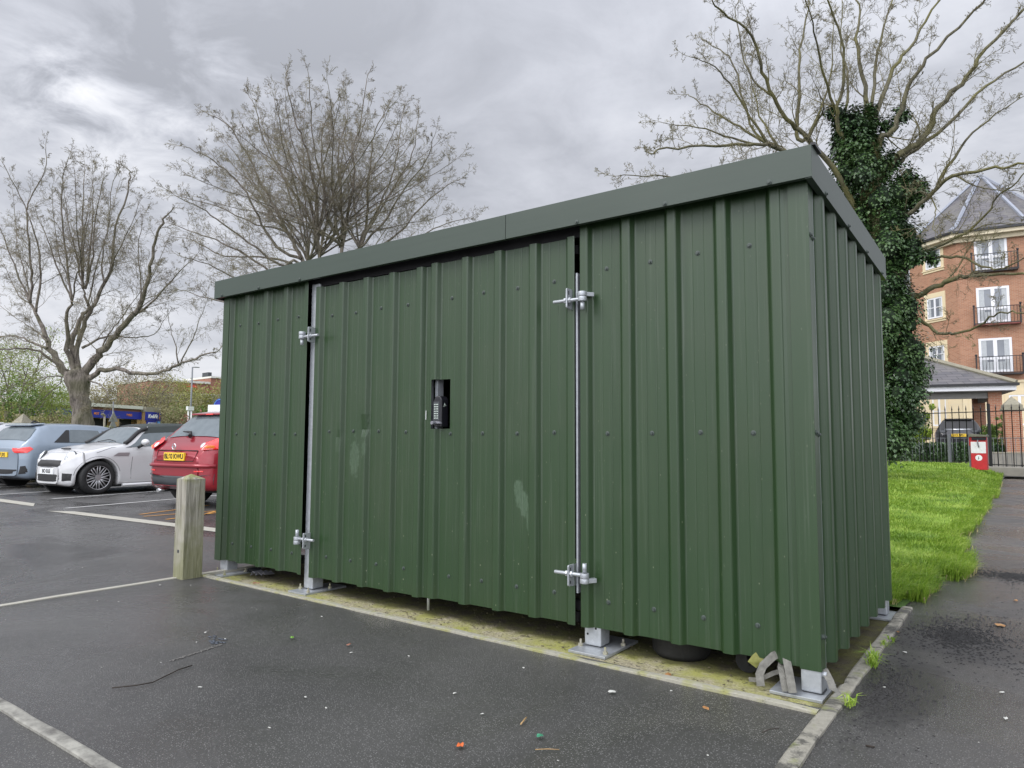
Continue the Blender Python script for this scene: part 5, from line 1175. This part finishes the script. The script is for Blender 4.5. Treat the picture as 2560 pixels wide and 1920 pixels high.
    def side(s, x0, x1, x2, x3, t0, t1, sg, mat='car_glass', name='window', off=.007, parent=None):
        """a pane between shoulder and roof edge: bottom x0..x1, top x2..x3"""
        m = MB(); NX, NT_ = 14, 4
        for j in range(NT_+1):
            t = j/NT_
            for i in range(NX+1):
                x = (x0+(x1-x0)*i/NX)*(1-t)+(x2+(x3-x2)*i/NX)*t; c = s.ctrl(x); p3, p2 = c[4], c[3]; tt = t0+(t1-t0)*t
                m.v.append((x, sg*(p3[0]+(p2[0]-p3[0])*tt+off), p3[1]+(p2[1]-p3[1])*tt))
        for j in range(NT_):
            for i in range(NX): a = j*(NX+1)+i; m.sm.add(len(m.f)); m.f.append((a, a+1, a+NX+2, a+NX+1))
        return m.build(name, mat, parent or s.root)
    def topw(s, xa, xb, fr, mat='car_glass', name='windscreen', off=.010, parent=None):
        m = MB(); NX, NY = 10, 12
        for i in range(NX+1):
            x = xa+(xb-xa)*i/NX; c = s.ctrl(x); wr = c[3][0]
            for j in range(NY+1):
                y = (-1+2*j/NY)*wr*fr; ya = abs(y); z = None; sc = s.sec(x)
                for (y0, z0), (y1, z1) in zip(sc, sc[1:]):
                    if y0 <= ya <= y1: z = z0+(z1-z0)*(ya-y0)/max(1e-6, y1-y0); break
                if z is None: z = c[3][1]
                sl_ = (lin(s.top, x+.02)-lin(s.top, x-.02))/.04; nl = math.hypot(1, sl_); m.v.append((x-off*sl_/nl, y, z+off/nl))
        for i in range(NX):
            for j in range(NY): a = i*(NY+1)+j; m.sm.add(len(m.f)); m.f.append((a, a+1, a+NY+2, a+NY+1))
        return m.build(name, mat, parent or s.root)
    def line(s, pts, sg, mat='black_dark', name='door_gap', r=.004, off=0.0):
        m = MB(); m.tube([(x, sg*(s.half(x, z)+off), z) for x, z in pts], r, 4, smooth=False); return m.build(name, mat, s.body)
    def wheels_(s, spokes, rimm, twin=False, brake=False):
        r = s.rw; first = None
        for wi, wx in enumerate(s.wh):
            for sg in (1, -1):
                root = D.objects.new('wheel', None); COL.objects.link(root); root.parent = s.root; root.location = (wx, sg*(s.w(wx)-.115), r); root.rotation_euler = (0, random.uniform(0, 1), 0 if sg > 0 else math.pi)
                if first is None:
                    m = MB(); n = 28; prof = [(r*.70, -.10), (r*.94, -.10), (r, -.075), (r, .065), (r*.95, .095), (r*.72, .10), (r*.68, .07)]
                    for k in range(n):
                        a = 2*math.pi*k/n
                        for (rr_, y) in prof: m.v.append((rr_*math.cos(a), y, rr_*math.sin(a)))
                    q = len(prof)
                    for k in range(n):
                        for j in range(q-1): m.sm.add(len(m.f)); m.f.append((k*q+j, ((k+1) % n)*q+j, ((k+1) % n)*q+j+1, k*q+j+1))
                    ty = m.build('tyre', 'rubber', root)
                    m = MB(); m.tube([(r*.71*math.cos(a*.2244), .085, r*.71*math.sin(a*.2244)) for a in range(29)], .010, 5)
                    for k in range(spokes):
                        a = 2*math.pi*k/spokes
                        for da in ((-.13, .13) if twin else (0,)):
                            a1 = a+da*.35; a2 = a+da*1.6
                            m.tube([(r*.14*math.cos(a1), .070, r*.14*math.sin(a1)), (r*.42*math.cos(a+da), .075, r*.42*math.sin(a+da)), (r*.70*math.cos(a2 if twin else a1), .080, r*.70*math.sin(a2 if twin else a1))], .011 if twin else .026, 5)
                    m.cyl((0, .05, 0), (0, .082, 0), r*.17, n=14); ri = m.build('rim', rimm, root)
                    m = MB(); m.cyl((0, -.04, 0), (0, .02, 0), r*.69, n=24); bk = m.build('wheel_well', 'alloy_dark', root)
                    first = (ty, ri, bk)
                else:
                    for o in first: inst(o, root, (0, 0, 0))
    def place(s, lx, ly, wx, wy, heading, z=0):
        c, sn = math.cos(heading), math.sin(heading); s.root.location = (wx-(lx*c-ly*sn), wy-(lx*sn+ly*c), z); s.root.rotation_euler = (0, 0, heading)
def plate(car, y0, z0, w, h, front, body, mat, ink='black_ink', tilt=0):
    x = max(car.sx(y, z0, front) for y in (y0-w/2, y0, y0+w/2)) if front else min(car.sx(y, z, front) for y in (y0-w/2, y0, y0+w/2) for z in (z0-h/2, z0+h/2)); d = 1 if front else -1
    m = MB(); m.box(x-.012 if front else x-.022, x+.022 if front else x+.012, y0-w/2, y0+w/2, z0-h/2, z0+h/2); p = m.build('number_plate', mat, car.root, bevel=.002)
    T = Matrix.Translation((x+d*.0235, y0, z0)) @ Matrix.Rotation(R(90) if front else R(-90), 4, 'Z')
    text(body, h*.86, ink, T, p, 'plate_lettering', .0006, bold=.003, spacing=.95); return p
# --- white soft-top hatchback, nose towards us
mini = Car('soft_top_car', 'small white soft-top car facing out of its bay', 3.70,
    [(0, .84), (.05, .95), (.26, 1.22), (.45, 1.36), (.8, 1.40), (1.5, 1.40), (2.05, 1.37), (2.20, 1.33), (2.66, .985), (2.9, .955), (3.3, .875), (3.52, .79), (3.64, .68), (3.70, .60)],
    [(0, .80), (.5, .93), (1.5, .93), (2.6, .90), (3.2, .80), (3.7, .60)], [(0, .60), (.12, .74), (.35, .83), (1.0, .84), (2.7, .84), (3.2, .835), (3.40, .79), (3.56, .69), (3.65, .56), (3.70, .40)], .56, (.66, 3.15), .322, 'car_white', .165, 1.40)
mini.topw(2.24, 2.64, .99, 'car_glass', 'windscreen')
hd = mini.topw(.10, 2.20, .995, 'soft_top', 'soft_top', .018)
for sg in (1, -1):
    mini.side(.30, 2.2, .45, 2.10, .78, 1.12, sg, 'soft_top', 'soft_top_side', .012); mini.side(.80, 2.66, 1.02, 2.20, .05, .86, sg, 'car_glass', 'side_window', .008)
    pm = MB(); pm.tube([(x, sg*(mini.ctrl(x)[3][0]-.004), mini.ctrl(x)[3][1]+.012) for x in [2.10+.06*k for k in range(10)]], .042, 7); pm.build('windscreen_pillar', 'trim_black', mini.root); mini.side(.12, .80, .42, 1.02, .0, .95, sg, 'soft_top', 'soft_top_corner', .010)
    y = sg*.56; c_, s_ = [], []
    for k in range(16):
        a = 2*math.pi*k/16; c_.append((y+.115*math.cos(a)+sg*.025*math.sin(a), .715+.135*math.sin(a)))
    xh = mini.sx(.50, .705, True)-.035; HN = Vector((.80, sg*.42, .42)).normalized(); hq = HN.to_track_quat('X', 'Z').to_matrix()
    for (nm_, mt_, ra, rb, dx_) in (('headlight_ring', 'trim_grey', .118, .142, -.004), ('headlight', 'lamp_clear', .104, .128, .010)):
        hm = MB(); hm.ball((0, 0, 0), (.045, ra, rb), 20, 10); hm.v = [tuple(hq @ Vector(v)+Vector((xh, sg*.54, .712))+HN*dx_) for v in hm.v]; hm.build(nm_, mt_, mini.body)
    hm = MB(); hm.ball((0, 0, 0), (.03, .05, .05), 12, 8); hm.v = [tuple(hq @ Vector(v)+Vector((xh, sg*.54, .72))+HN*.032) for v in hm.v]; hm.build('headlight_lens', 'chrome', mini.body)
    mini.patch([(sg*.50, .26), (sg*.66, .27), (sg*.675, .40), (sg*.50, .41)], True, 'trim_black', 'fog_lamp_recess', .012)
    mi = MB(); mi.ball((2.34, sg*.965, 1.005), (.070, .105, .068), 14, 8); mirror = mi.build('wing_mirror', 'car_white', mini.root); mi = MB(); mi.cyl((2.40, sg*.83, .90), (2.36, sg*.93, .965), .03, .035, 8); mi.build('mirror_foot', 'trim_black', mirror)
    mini.line([(2.50, .88), (2.52, .70), (2.54, .45), (2.53, .28)], sg); mini.line([(2.52, .90), (2.9, .90), (3.2, .80)], sg)
    mi = MB(); x = 2.72
    for (xa, xb, za, zb, mt_) in ((2.58, 2.86, .735, .80, 'alloy'), (2.63, 2.80, .745, .79, 'trim_black')):
        mi = MB(); mi.v += [(xa, sg*(mini.half(xa, za)+.008), zb), (xb-.05, sg*(mini.half(xb, za)+.008), zb), (xb+.04, sg*(mini.half(xb, za)+.008), za), (xa+.02, sg*(mini.half(xa, za)+.008), za)]; mi.f.append((0, 1, 2, 3)); mi.build('side_scuttle', mt_, mini.body, solid=.004)
    mi = MB(); mi.tube([(1.0, sg*.835, .165), (2.7, sg*.835, .165)], .03, 6); mi.build('side_skirt', 'car_white', mini.root)
    arc = [(3.15+.41*math.cos(a), .322+.41*math.sin(a)) for a in [R(q) for q in range(8, 176, 12)]]
    mini.line([(min(x, 3.6), z) for x, z in arc], sg, 'trim_grey', 'wheel_arch_lip', .004)
mini.patch([(-.40, .51), (.40, .51), (.46, .56), (.40, .665), (-.40, .665), (-.46, .56)], True, 'chrome', 'grille_rim', .005); mini.patch([(-.385, .525), (.385, .525), (.44, .565), (.385, .65), (-.385, .65), (-.44, .565)], True, 'trim_black', 'grille', .012)
mini.patch([(-.40, .245), (.40, .245), (.44, .30), (.42, .385), (-.42, .385), (-.44, .30)], True, 'trim_black', 'lower_grille', .010)
sc = MB(); sc.box(3.36, 3.40, -.15, .15, .862, .885); sc.build('bonnet_scoop', 'trim_black', mini.body)
wp = MB(); wp.tube([(2.66, .45, 1.02), (2.60, .1, 1.06), (2.68, -.2, 1.01)], .008, 4); wp.build('wiper', 'trim_black', mini.root)
plate(mini, 0, .445, .52, .112, True, 'BO 0US', 'plate_white'); mini.wheels_(10, 'alloy', True)
mini.place(3.15, .72, -13.86, 3.02, R(-90+4))
ti = MB(); ti.ball((1.15, .30, 1.04), (.07, .12, .20), 8, 6); ti.build('head_rest', 'trim_black', mini.root)
# --- grey blue hatchback, tail towards us
def hatch(name, label, paintm, L_, H, tail=True, W=.87, rw=.315):
    return Car(name, label, L_, [(0, .84), (.04, .93), (.10, 1.02), (.42, H-.06), (.62, H-.012), (1.3, H), (2.0, H-.03), (2.35, H-.13), (2.95, 1.00), (3.3, .95), (L_-.25, .80), (L_, .62)],
        [(0, .84), (.3, .97), (1.5, .955), (2.9, .93), (L_, .62)], [(0, .60), (.05, .70), (.12, W-.09), (.25, W-.04), (.5, W), (2.8, W), (L_-.4, W-.02), (L_-.12, W-.14), (L_, W-.34)], .60, (.73, L_-.80), rw, paintm, .20, H)
def tail(car, lampm='lamp_red', zc=.82, spoiler=True, H=1.42):
    car.topw(.125, .37, .90, 'car_glass', 'rear_window')
    if spoiler:
        s_ = MB(); s_.v += [(.31, -.46, H-.055), (.31, .46, H-.055), (.60, .53, H-.004), (.60, -.53, H-.004), (.32, -.45, H-.075), (.32, .45, H-.075), (.56, .52, H-.04), (.56, -.52, H-.04)]
        s_.f += [(0, 1, 2, 3), (7, 6, 5, 4), (0, 4, 5, 1), (1, 5, 6, 2), (2, 6, 7, 3), (3, 7, 4, 0)]; s_.build('spoiler', car.paint, car.root, bevel=.01)
    for sg in (1, -1):
        l_ = car.patch([(sg*.40, zc+.05), (sg*.62, zc+.045), (sg*.77, zc+.075), (sg*.81, zc+.03), (sg*.77, zc-.055), (sg*.52, zc-.06), (sg*.45, zc-.02)], False, lampm, 'tail_light', .030)
        car.side(.97, 1.85, 1.08, 1.75, .06, .86, sg, 'car_glass', 'side_window', .009); car.side(.62, .96, .98, 1.06, .06, .84, sg, 'trim_black', 'rear_quarter_pane', .009); car.side(1.93, 2.72, 1.84, 2.32, .08, .86, sg, 'car_glass', 'side_window', .009)
        car.line([(.98, .92), (.98, .70), (.93, .55), (1.02, .30)], sg); car.line([(1.90, .92), (1.90, .30)], sg)
        car.line([(1.05, .80), (1.22, .805)], sg, car.paint, 'door_handle', .014, .012)
    car.topw(2.40, 2.92, .92, 'car_glass', 'windscreen')
    car.patch([(-.62, .30), (.62, .30), (.58, .40), (-.58, .40)], False, 'trim_black', 'rear_valance', .006)
audi = hatch('hatchback_car', 'grey blue hatchback with slanted red tail lights, backed towards us', 'car_blue', 4.03, 1.42)
tail(audi, zc=.80)
for sg in (1, -1): audi.patch([(sg*.62, .30), (sg*.80, .32), (sg*.74, .48), (sg*.66, .47)], False, 'trim_black', 'bumper_vent', .008)
m = MB(); m.tube([(.62, 0, 1.41), (.66, 0, 1.46), (.80, 0, 1.425)], [.03, .02, .012], 6); m.build('roof_aerial', 'trim_black', audi.root)
plate(audi, 0, .72, .52, .112, False, 'W717 JXJ', 'plate_yellow'); audi.wheels_(5, 'alloy')
audi.place(.73, -.76, -16.70, 3.40, R(90+12))
silver = hatch('hatchback_car', 'white hatchback cut off by the left edge of the picture', 'car_silver', 4.1, 1.46); tail(silver, zc=.84, H=1.46); silver.wheels_(5, 'alloy')
silver.place(.73, -.76, -18.95, 3.35, R(90+12))
# --- red crossover, tail towards us
juke = Car('crossover_car', 'dark red crossover car with its tail towards us beside the shed', 4.13,
    [(0, .80), (.05, .93), (.16, 1.02), (.30, 1.10), (.72, 1.50), (1.0, 1.555), (1.7, 1.57), (2.2, 1.52), (2.4, 1.45), (3.0, 1.08), (3.8, .95), (4.13, .70)],
    [(0, .84), (.3, 1.04), (.8, 1.07), (2.8, 1.0), (4.13, .70)], [(0, .58), (.05, .70), (.12, .78), (.26, .845), (.5, .885), (2.9, .885), (3.7, .86), (4.0, .74), (4.13, .55)], .60, (.80, 3.33), .345, 'car_red', .27, 1.57)
juke.topw(.33, .70, .86, 'car_glass', 'rear_window')
m = MB(); b_ = [(.60, .50), (.60, -.50), (1.00, -.545), (1.00, .545)]; m.v += [(x, y, z+(.05 if x > .8 else 0)) for z in (1.475, 1.505) for (x, y) in b_]; m.f += [(0, 1, 2, 3), (7, 6, 5, 4), (0, 4, 5, 1), (1, 5, 6, 2), (2, 6, 7, 3), (3, 7, 4, 0)]; m.build('spoiler', 'car_red', juke.root, bevel=.015)
m = MB(); m.box(.590, .602, -.09, .09, 1.480, 1.50); m.build('brake_light', 'lamp_red', juke.root)
m = MB(); m.tube([(.25, 0, 1.125), (.33, .10, 1.19), (.36, .34, 1.20)], [.035, .022, .010], 6); m.build('rear_wiper', 'trim_black', juke.root)
for sg in (1, -1):
    l_ = juke.patch([(sg*.55, 1.0), (sg*.66, 1.06), (sg*.78, 1.10), (sg*.83, 1.03), (sg*.82, .90), (sg*.66, .885), (sg*.57, .92)], False, 'lamp_red', 'tail_light', .040)
    juke.patch([(sg*.68, .905), (sg*.78, .910), (sg*.785, .945), (sg*.69, .945)], False, 'lamp_orange', 'indicator_light', .050, l_); juke.patch([(sg*(.60+.035*math.cos(a)), .955+.04*math.sin(a)) for a in [k*.628 for k in range(10)]], False, 'lamp_clear', 'reversing_light', .052, l_)
    juke.side(1.0, 1.9, 1.2, 1.85, .08, .86, sg, 'car_glass', 'side_window', .009); juke.side(1.98, 2.75, 1.92, 2.4, .08, .86, sg, 'car_glass', 'side_window', .009)
    juke.patch([(sg*.50, .56), (sg*.68, .565), (sg*.68, .585), (sg*.50, .58)], False, 'lamp_red', 'reflector', .010)
    m = MB(); 
    for wx in juke.wh: m.tube([(wx+.40*math.cos(R(q)), sg*.875, .345+.40*math.sin(R(q))) for q in range(-10, 191, 12)], .045, 6)
    m.tube([(1.15, sg*.86, .30), (2.95, sg*.86, .30)], .06, 6); m.build('wheel_arch_trim', 'trim_black', juke.root)
juke.patch([(-.78, .28), (.78, .28), (.80, .52), (.60, .48), (-.60, .48), (-.80, .52)], False, 'trim_grey', 'lower_bumper', .030)
m = MB(); m.tube([(juke.sx(y, .66, False)-.006, y, .66) for y in [k*.08-.8 for k in range(21)]], .035, 8); m.build('bumper', 'car_red', juke.root)
m = MB(); m.tube([(juke.sx(y, z, False)-.004, y, z) for y, z in ((-.52, .90), (-.50, .80), (-.47, .735), (0, .725), (.47, .735), (.50, .80), (.52, .90))], .005, 4, smooth=False); m.tube([(juke.sx(y, .895, False)-.004, y, .895) for y in [k*.1-.5 for k in range(11)]], .008, 4, smooth=False); m.build('tailgate_gap', 'black_dark', juke.body)
m = MB(); xq = juke.sx(0, .955, False)-.02
m.tube([(xq, .045*math.cos(a), .955+.045*math.sin(a)) for a in [k*.3927 for k in range(17)]], .008, 6); m.box(xq-.006, xq+.004, -.055, .055, .945, .965); m.build('badge', 'chrome', juke.body)
plate(juke, 0, .80, .52, .125, False, 'BL60 KWU', 'plate_yellow'); juke.wheels_(5, 'alloy_dark')
m = MB(); m.cyl((.02, .45, .25), (.25, .45, .26), .035, n=10); m.build('exhaust', 'chrome', juke.root)
juke.place(0, 0, -10.13, 2.56, R(90+5))
# --- black car behind the railings
suv = hatch('parked_car', 'black car standing behind the railings under the carport', 'car_black', 4.2, 1.52, W=.90); tail(suv, 'trim_grey', zc=.95, H=1.52)
plate(suv, 0, .80, .52, .12, False, 'N 2 NPU', 'plate_yellow'); suv.wheels_(5, 'alloy')
m = MB(); m.tube([(.14, -.5, 1.04), (.14, .5, 1.04)], .03, 6); m.build('chrome_strip', 'chrome', suv.root)
sp_ = at(2398, 1106, 29.6); suv.place(0, 0, sp_.x, sp_.y, R(90+3), .58); suv.root['group'] = 'cars parked in the bays'; del suv.root['group']
for ch in suv.root.children:
    if ch.type == 'MESH' and ch.data.materials[0] == M['car_glass']: ch.data.materials[0] = M['trim_black']

# ================================================================ left background
def fr(u0, d0, u1, d1):
    """frame along a front that runs from pixel column u0 at distance d0 to u1 at d1; x along it, -y towards us"""
    a, b = at(u0, 1095, d0), at(u1, 1095, d1); a.z = b.z = 0; d = b-a; return a, math.atan2(d.y, d.x), d.length
ga, gr, gl_ = fr(40, 52, 376, 66)
garage = thing('tyre_garage', 'low flat-roofed garage with a long blue fascia sign behind the hedge', 'building', tuple(ga), gr)
zt_ = 3.75
m = MB(); m.box(0, gl_-1.8, .3, 12, 0, 3.5); m.build('wall', 'wall_tan', garage)
m = MB(); m.box(-.5, gl_-1.9, -.6, 12.5, 3.70, 3.98); m.build('roof', 'roof_white', garage)
m = MB(); m.box(-.3, gl_-1.9, -.3, .3, 3.46, 3.7); m.build('fascia_beam', 'brick_far', garage)
m = MB(); m.box(-.2, gl_-1.82, -.42, -.30, 2.80, 3.46); fsn = m.build('fascia_sign', 'sign_blue', garage)
m = MB(); m.box(gl_-1.75, gl_+.15, -.75, .9, .0, 3.8); m.build('tower_wall', 'wall_tan', garage)
m = MB(); m.box(gl_-1.8, gl_+.20, -.82, .95, 3.50, 3.95); m.build('sign_cap', 'stone_cap', garage)
m = MB(); m.box(gl_-1.8, gl_+.20, -.86, -.76, 2.72, 3.50); ts = m.build('tower_sign', 'sign_blue', garage)
m = MB(); m.box(gl_-1.62, gl_+.12, -.84, -.76, 2.22, 2.68); rs = m.build('reception_sign', 'sign_blue', garage); m = MB(); m.box(gl_-.20, gl_+.14, -.865, -.845, 2.24, 2.66); m.build('reception_logo', 'sign_lightblue', rs)
text('KwikFit', .48, 'sign_text', TR((gl_-.92, -.875, 3.10)), ts, 'sign_lettering', .006, shear=.25, bold=.014, spacing=.86)
text(')', .50, 'sign_orange', TR((gl_+.02, -.876, 3.12)), ts, 'sign_swoosh', .006, bold=.02)
text('RECEPTION', .22, 'sign_text', TR((gl_-.92, -.855, 2.45)), rs, 'reception_lettering', .004, bold=.004)
text('TYRES', .26, 'sign_orange', TR((gl_-3.4, -.44, 3.13)), fsn, 'fascia_lettering', .004, bold=.006); text('MOT', .26, 'sign_orange', TR((gl_-7.2, -.44, 3.13)), fsn, 'fascia_lettering', .004, bold=.006)
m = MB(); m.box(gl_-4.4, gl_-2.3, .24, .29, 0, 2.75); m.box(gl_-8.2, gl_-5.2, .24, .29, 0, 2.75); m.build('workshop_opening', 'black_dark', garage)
for xa_, xb_ in ((gl_-5.1, gl_-4.5), (gl_-2.25, gl_-1.8)): m = MB(); m.box(xa_, xb_, -.34, -.3, 0, 2.8); m.build('pier', 'wall_tan', garage)
oa, orr, ol = fr(375, 150, 600, 165)
off_ = thing('office_block', 'far red brick office block on the skyline left of the shed', 'building', tuple(oa), orr)
m = MB(); m.box(0, ol*.62, 0, 20, 0, 13.4); m.box(ol*.62, ol, -.5, 20, 0, 14.8); m.build('wall', 'brick_far', off_)
m = MB(); m.box(-.2, ol*.62, -.3, 20, 13.4, 13.9); m.box(ol*.62-.1, ol+.2, -.8, 20, 14.8, 15.2); m.build('parapet', 'roof_white', off_)
m = MB()
for fl_ in (9.2, 5.2): m.box(ol*.30, ol, -.62, -.48, fl_, fl_+1.7)
m.box(1, ol*.6, -.12, .02, 9.2, 10.9); m.build('window_band', 'window_glass', off_); m = MB(); m.box(ol*.30, ol, -.66, -.46, 10.9, 11.15); m.build('lintel_band', 'roof_white', off_)
m = MB(); m.poly([(0, 0), (2.2, 0), (3.0, .55), (.8, .55)], TR((ol*.33, 0, 11.6)), -.4, .0); m.poly([(.6, .8), (3.0, .8), (2.2, 1.35), (-.2, 1.35)], TR((ol*.33, 0, 11.6)), -.4, .0); m.build('red_sign', 'sign_red', off_)
m = MB(); m.box(ol*.62, ol*.66, 1, 4, 14.8, 16.2); m.build('roof_vent', 'trim_grey', off_)
# brick pillar with stone pyramid cap
pz = at(55, 1095, 30); pil = thing('gate_pillar', 'brown brick pillar with a stone pyramid cap behind the blue car', 'pillar', (pz.x, pz.y, 0), R(20))
m = MB(); m.box(-.28, .28, -.28, .28, 0, 1.62); m.build('pillar', 'brick_yellow', pil)
m = MB(); m.box(-.36, .36, -.36, .36, 1.62, 1.72)
for a, c in (((-.28, -.28), (.28, -.28)), ((.28, -.28), (.28, .28)), ((.28, .28), (-.28, .28)), ((-.28, .28), (-.28, -.28))): m.quad((*a, 1.72), (*c, 1.72), (0, 0, 2.12))
m.build('cap', 'stone_cap', pil)
# low black railings behind the cars
ra, rr_, rl_ = fr(-20, 30, 372, 33); rl3 = thing('railing_fence', 'low black railings along the back of the car park', 'fence', tuple(ra), rr_)
m = MB(); m.box(0, rl_, -.01, .01, 1.46, 1.49); m.box(0, rl_, -.01, .01, .2, .23); m.build('rail', 'iron_black', rl3)
m = MB(); m.cyl((0, 0, 0), (0, 0, 1.60), .010, n=5); bar3 = m.build('bar', 'iron_black', rl3)
for i in range(1, 90): inst(bar3, rl3, (i*rl_/90, 0, 0))
# street lamp
def pole(u, dep, top_v, r0, r1, name, label, cat, mat='iron_grey'):
    p_ = at(u, 1095, dep); zt = at(u, top_v, dep).z; root = thing(name, label, cat, (p_.x, p_.y, 0), gr); m = MB(); m.cyl((0, 0, 0), (0, 0, zt), r0, r1, 8); m.build('pole', mat, root); return root, zt
lamp_, zt = pole(474, 55, 916, .09, .055, 'street_lamp', 'tall grey street lamp with a short arm beside the office block', 'street lamp')
m = MB(); m.tube([(0, 0, zt-.02), (.35, 0, zt+.02), (.85, 0, zt+.05)], [.04, .05, .04], 6); m.build('lamp_head', 'grey_back', lamp_)
h2, zt = pole(468, 40, 1020, .035, .035, 'height_barrier', 'white topped twin-post frame below the street lamp', 'barrier', 'sign_white')
m = MB(); m.box(-.12, .42, -.06, .06, zt-.12, zt+.10); m.build('top_bar', 'sign_white', h2); m = MB(); m.cyl((.28, 0, 0), (.28, 0, zt-.1), .04, n=8); m.build('pole', 'sign_white', h2)
s3, zt = pole(279, 38, 1003, .035, .03, 'sign_post', 'grey post carrying triangular road signs seen from the back', 'sign')
m = MB(); 
for zc in (zt-.85, zt-1.25): m.poly([(-.33, zc-.25), (.33, zc-.25), (0, zc+.32)], TR((0, -.05, 0)), -.01, .01)
m.build('sign_plate', 'grey_back', s3)
s4, zt = pole(259, 36, 1040, .05, .05, 'bent_pole', 'short pale pole with a hooked top in front of the garage', 'pole', 'stone_cap')
m = MB(); m.tube([(0, 0, zt-.03), (-.03, 0, zt+.06), (-.12, 0, zt+.10), (-.22, 0, zt+.08)], .05, 7); m.build('hook', 'stone_cap', s4)
# information board and round blue sign just past the red car
ws_ = at(540, 1095, 17.0); brd = thing('notice_board', 'white notice board with black text half hidden by the shed', 'sign', (ws_.x, ws_.y, 0), R(18))
m = MB(); m.box(-.26, .26, -.02, .02, .95, 1.90); bd_ = m.build('board', 'sign_white', brd, bevel=.008); m = MB(); m.cyl((-.2, .03, 0), (-.2, .03, 1.85), .03); m.cyl((.2, .03, 0), (.2, .03, 1.85), .03); m.build('post', 'iron_grey', brd)
m = MB(); m.box(-.12, .22, -.024, -.02, 1.64, 1.655); m.box(-.12, .22, -.024, -.02, 1.48, 1.56); m.box(-.12, -.06, -.024, -.02, 1.40, 1.42); m.box(-.03, .04, -.024, -.02, 1.40, 1.42); m.build('board_print', 'black_ink', bd_)
rs_ = at(547, 1095, 18.4); rsg = thing('round_sign', 'round blue sign on a post behind the white notice board', 'sign', (rs_.x, rs_.y, 0), R(18)); m = MB(); m.cyl((0, .02, 0), (0, .02, 2.0), .03); m.build('post', 'iron_grey', rsg)
m = MB(); m.cyl((0, -.01, 1.93), (0, .01, 1.93), .20, n=28); m.build('sign_plate', 'sign_blue', rsg, label='blue disc'); m = MB(); m.tube([(.175*math.cos(a), -.014, 1.93+.175*math.sin(a)) for a in [k*.2244 for k in range(29)]], .008, 5); m.build('sign_ring', 'sign_lightblue', rsg)
# pale vehicles parked on the garage forecourt
for i, (u, d_, l_, lab) in enumerate(((345, 44, 4.2, 'white van roof showing over the soft-top car before the garage'), (15, 40, 4.2, 'pale car at the far left edge beyond the railings'))):
    cv = hatch('parked_car', lab, 'car_white' if i == 0 else 'car_silver', 4.0, 1.55 if i == 0 else 1.45); cv.side(.95, 2.7, 1.05, 2.3, .08, .86, -1, 'car_glass', 'side_window', .009); cv.side(.95, 2.7, 1.05, 2.3, .08, .86, 1, 'car_glass', 'side_window', .009); cv.topw(2.40, 2.92, .92, 'car_glass', 'windscreen'); cv.wheels_(5, 'alloy')
    p_ = at(u, 1095, d_); cv.place(2, 0, p_.x, p_.y, gr+math.pi*(i == 0)); del cv.root['group']
    if i == 0: cv.root.scale = (1.1, 1.1, 1.1)

# ================================================================ render settings
scene.render.engine = 'CYCLES'
scene.cycles.max_bounces = 6; scene.cycles.diffuse_bounces = 3; scene.cycles.glossy_bounces = 3
scene.render.resolution_x = 1024; scene.render.resolution_y = 768
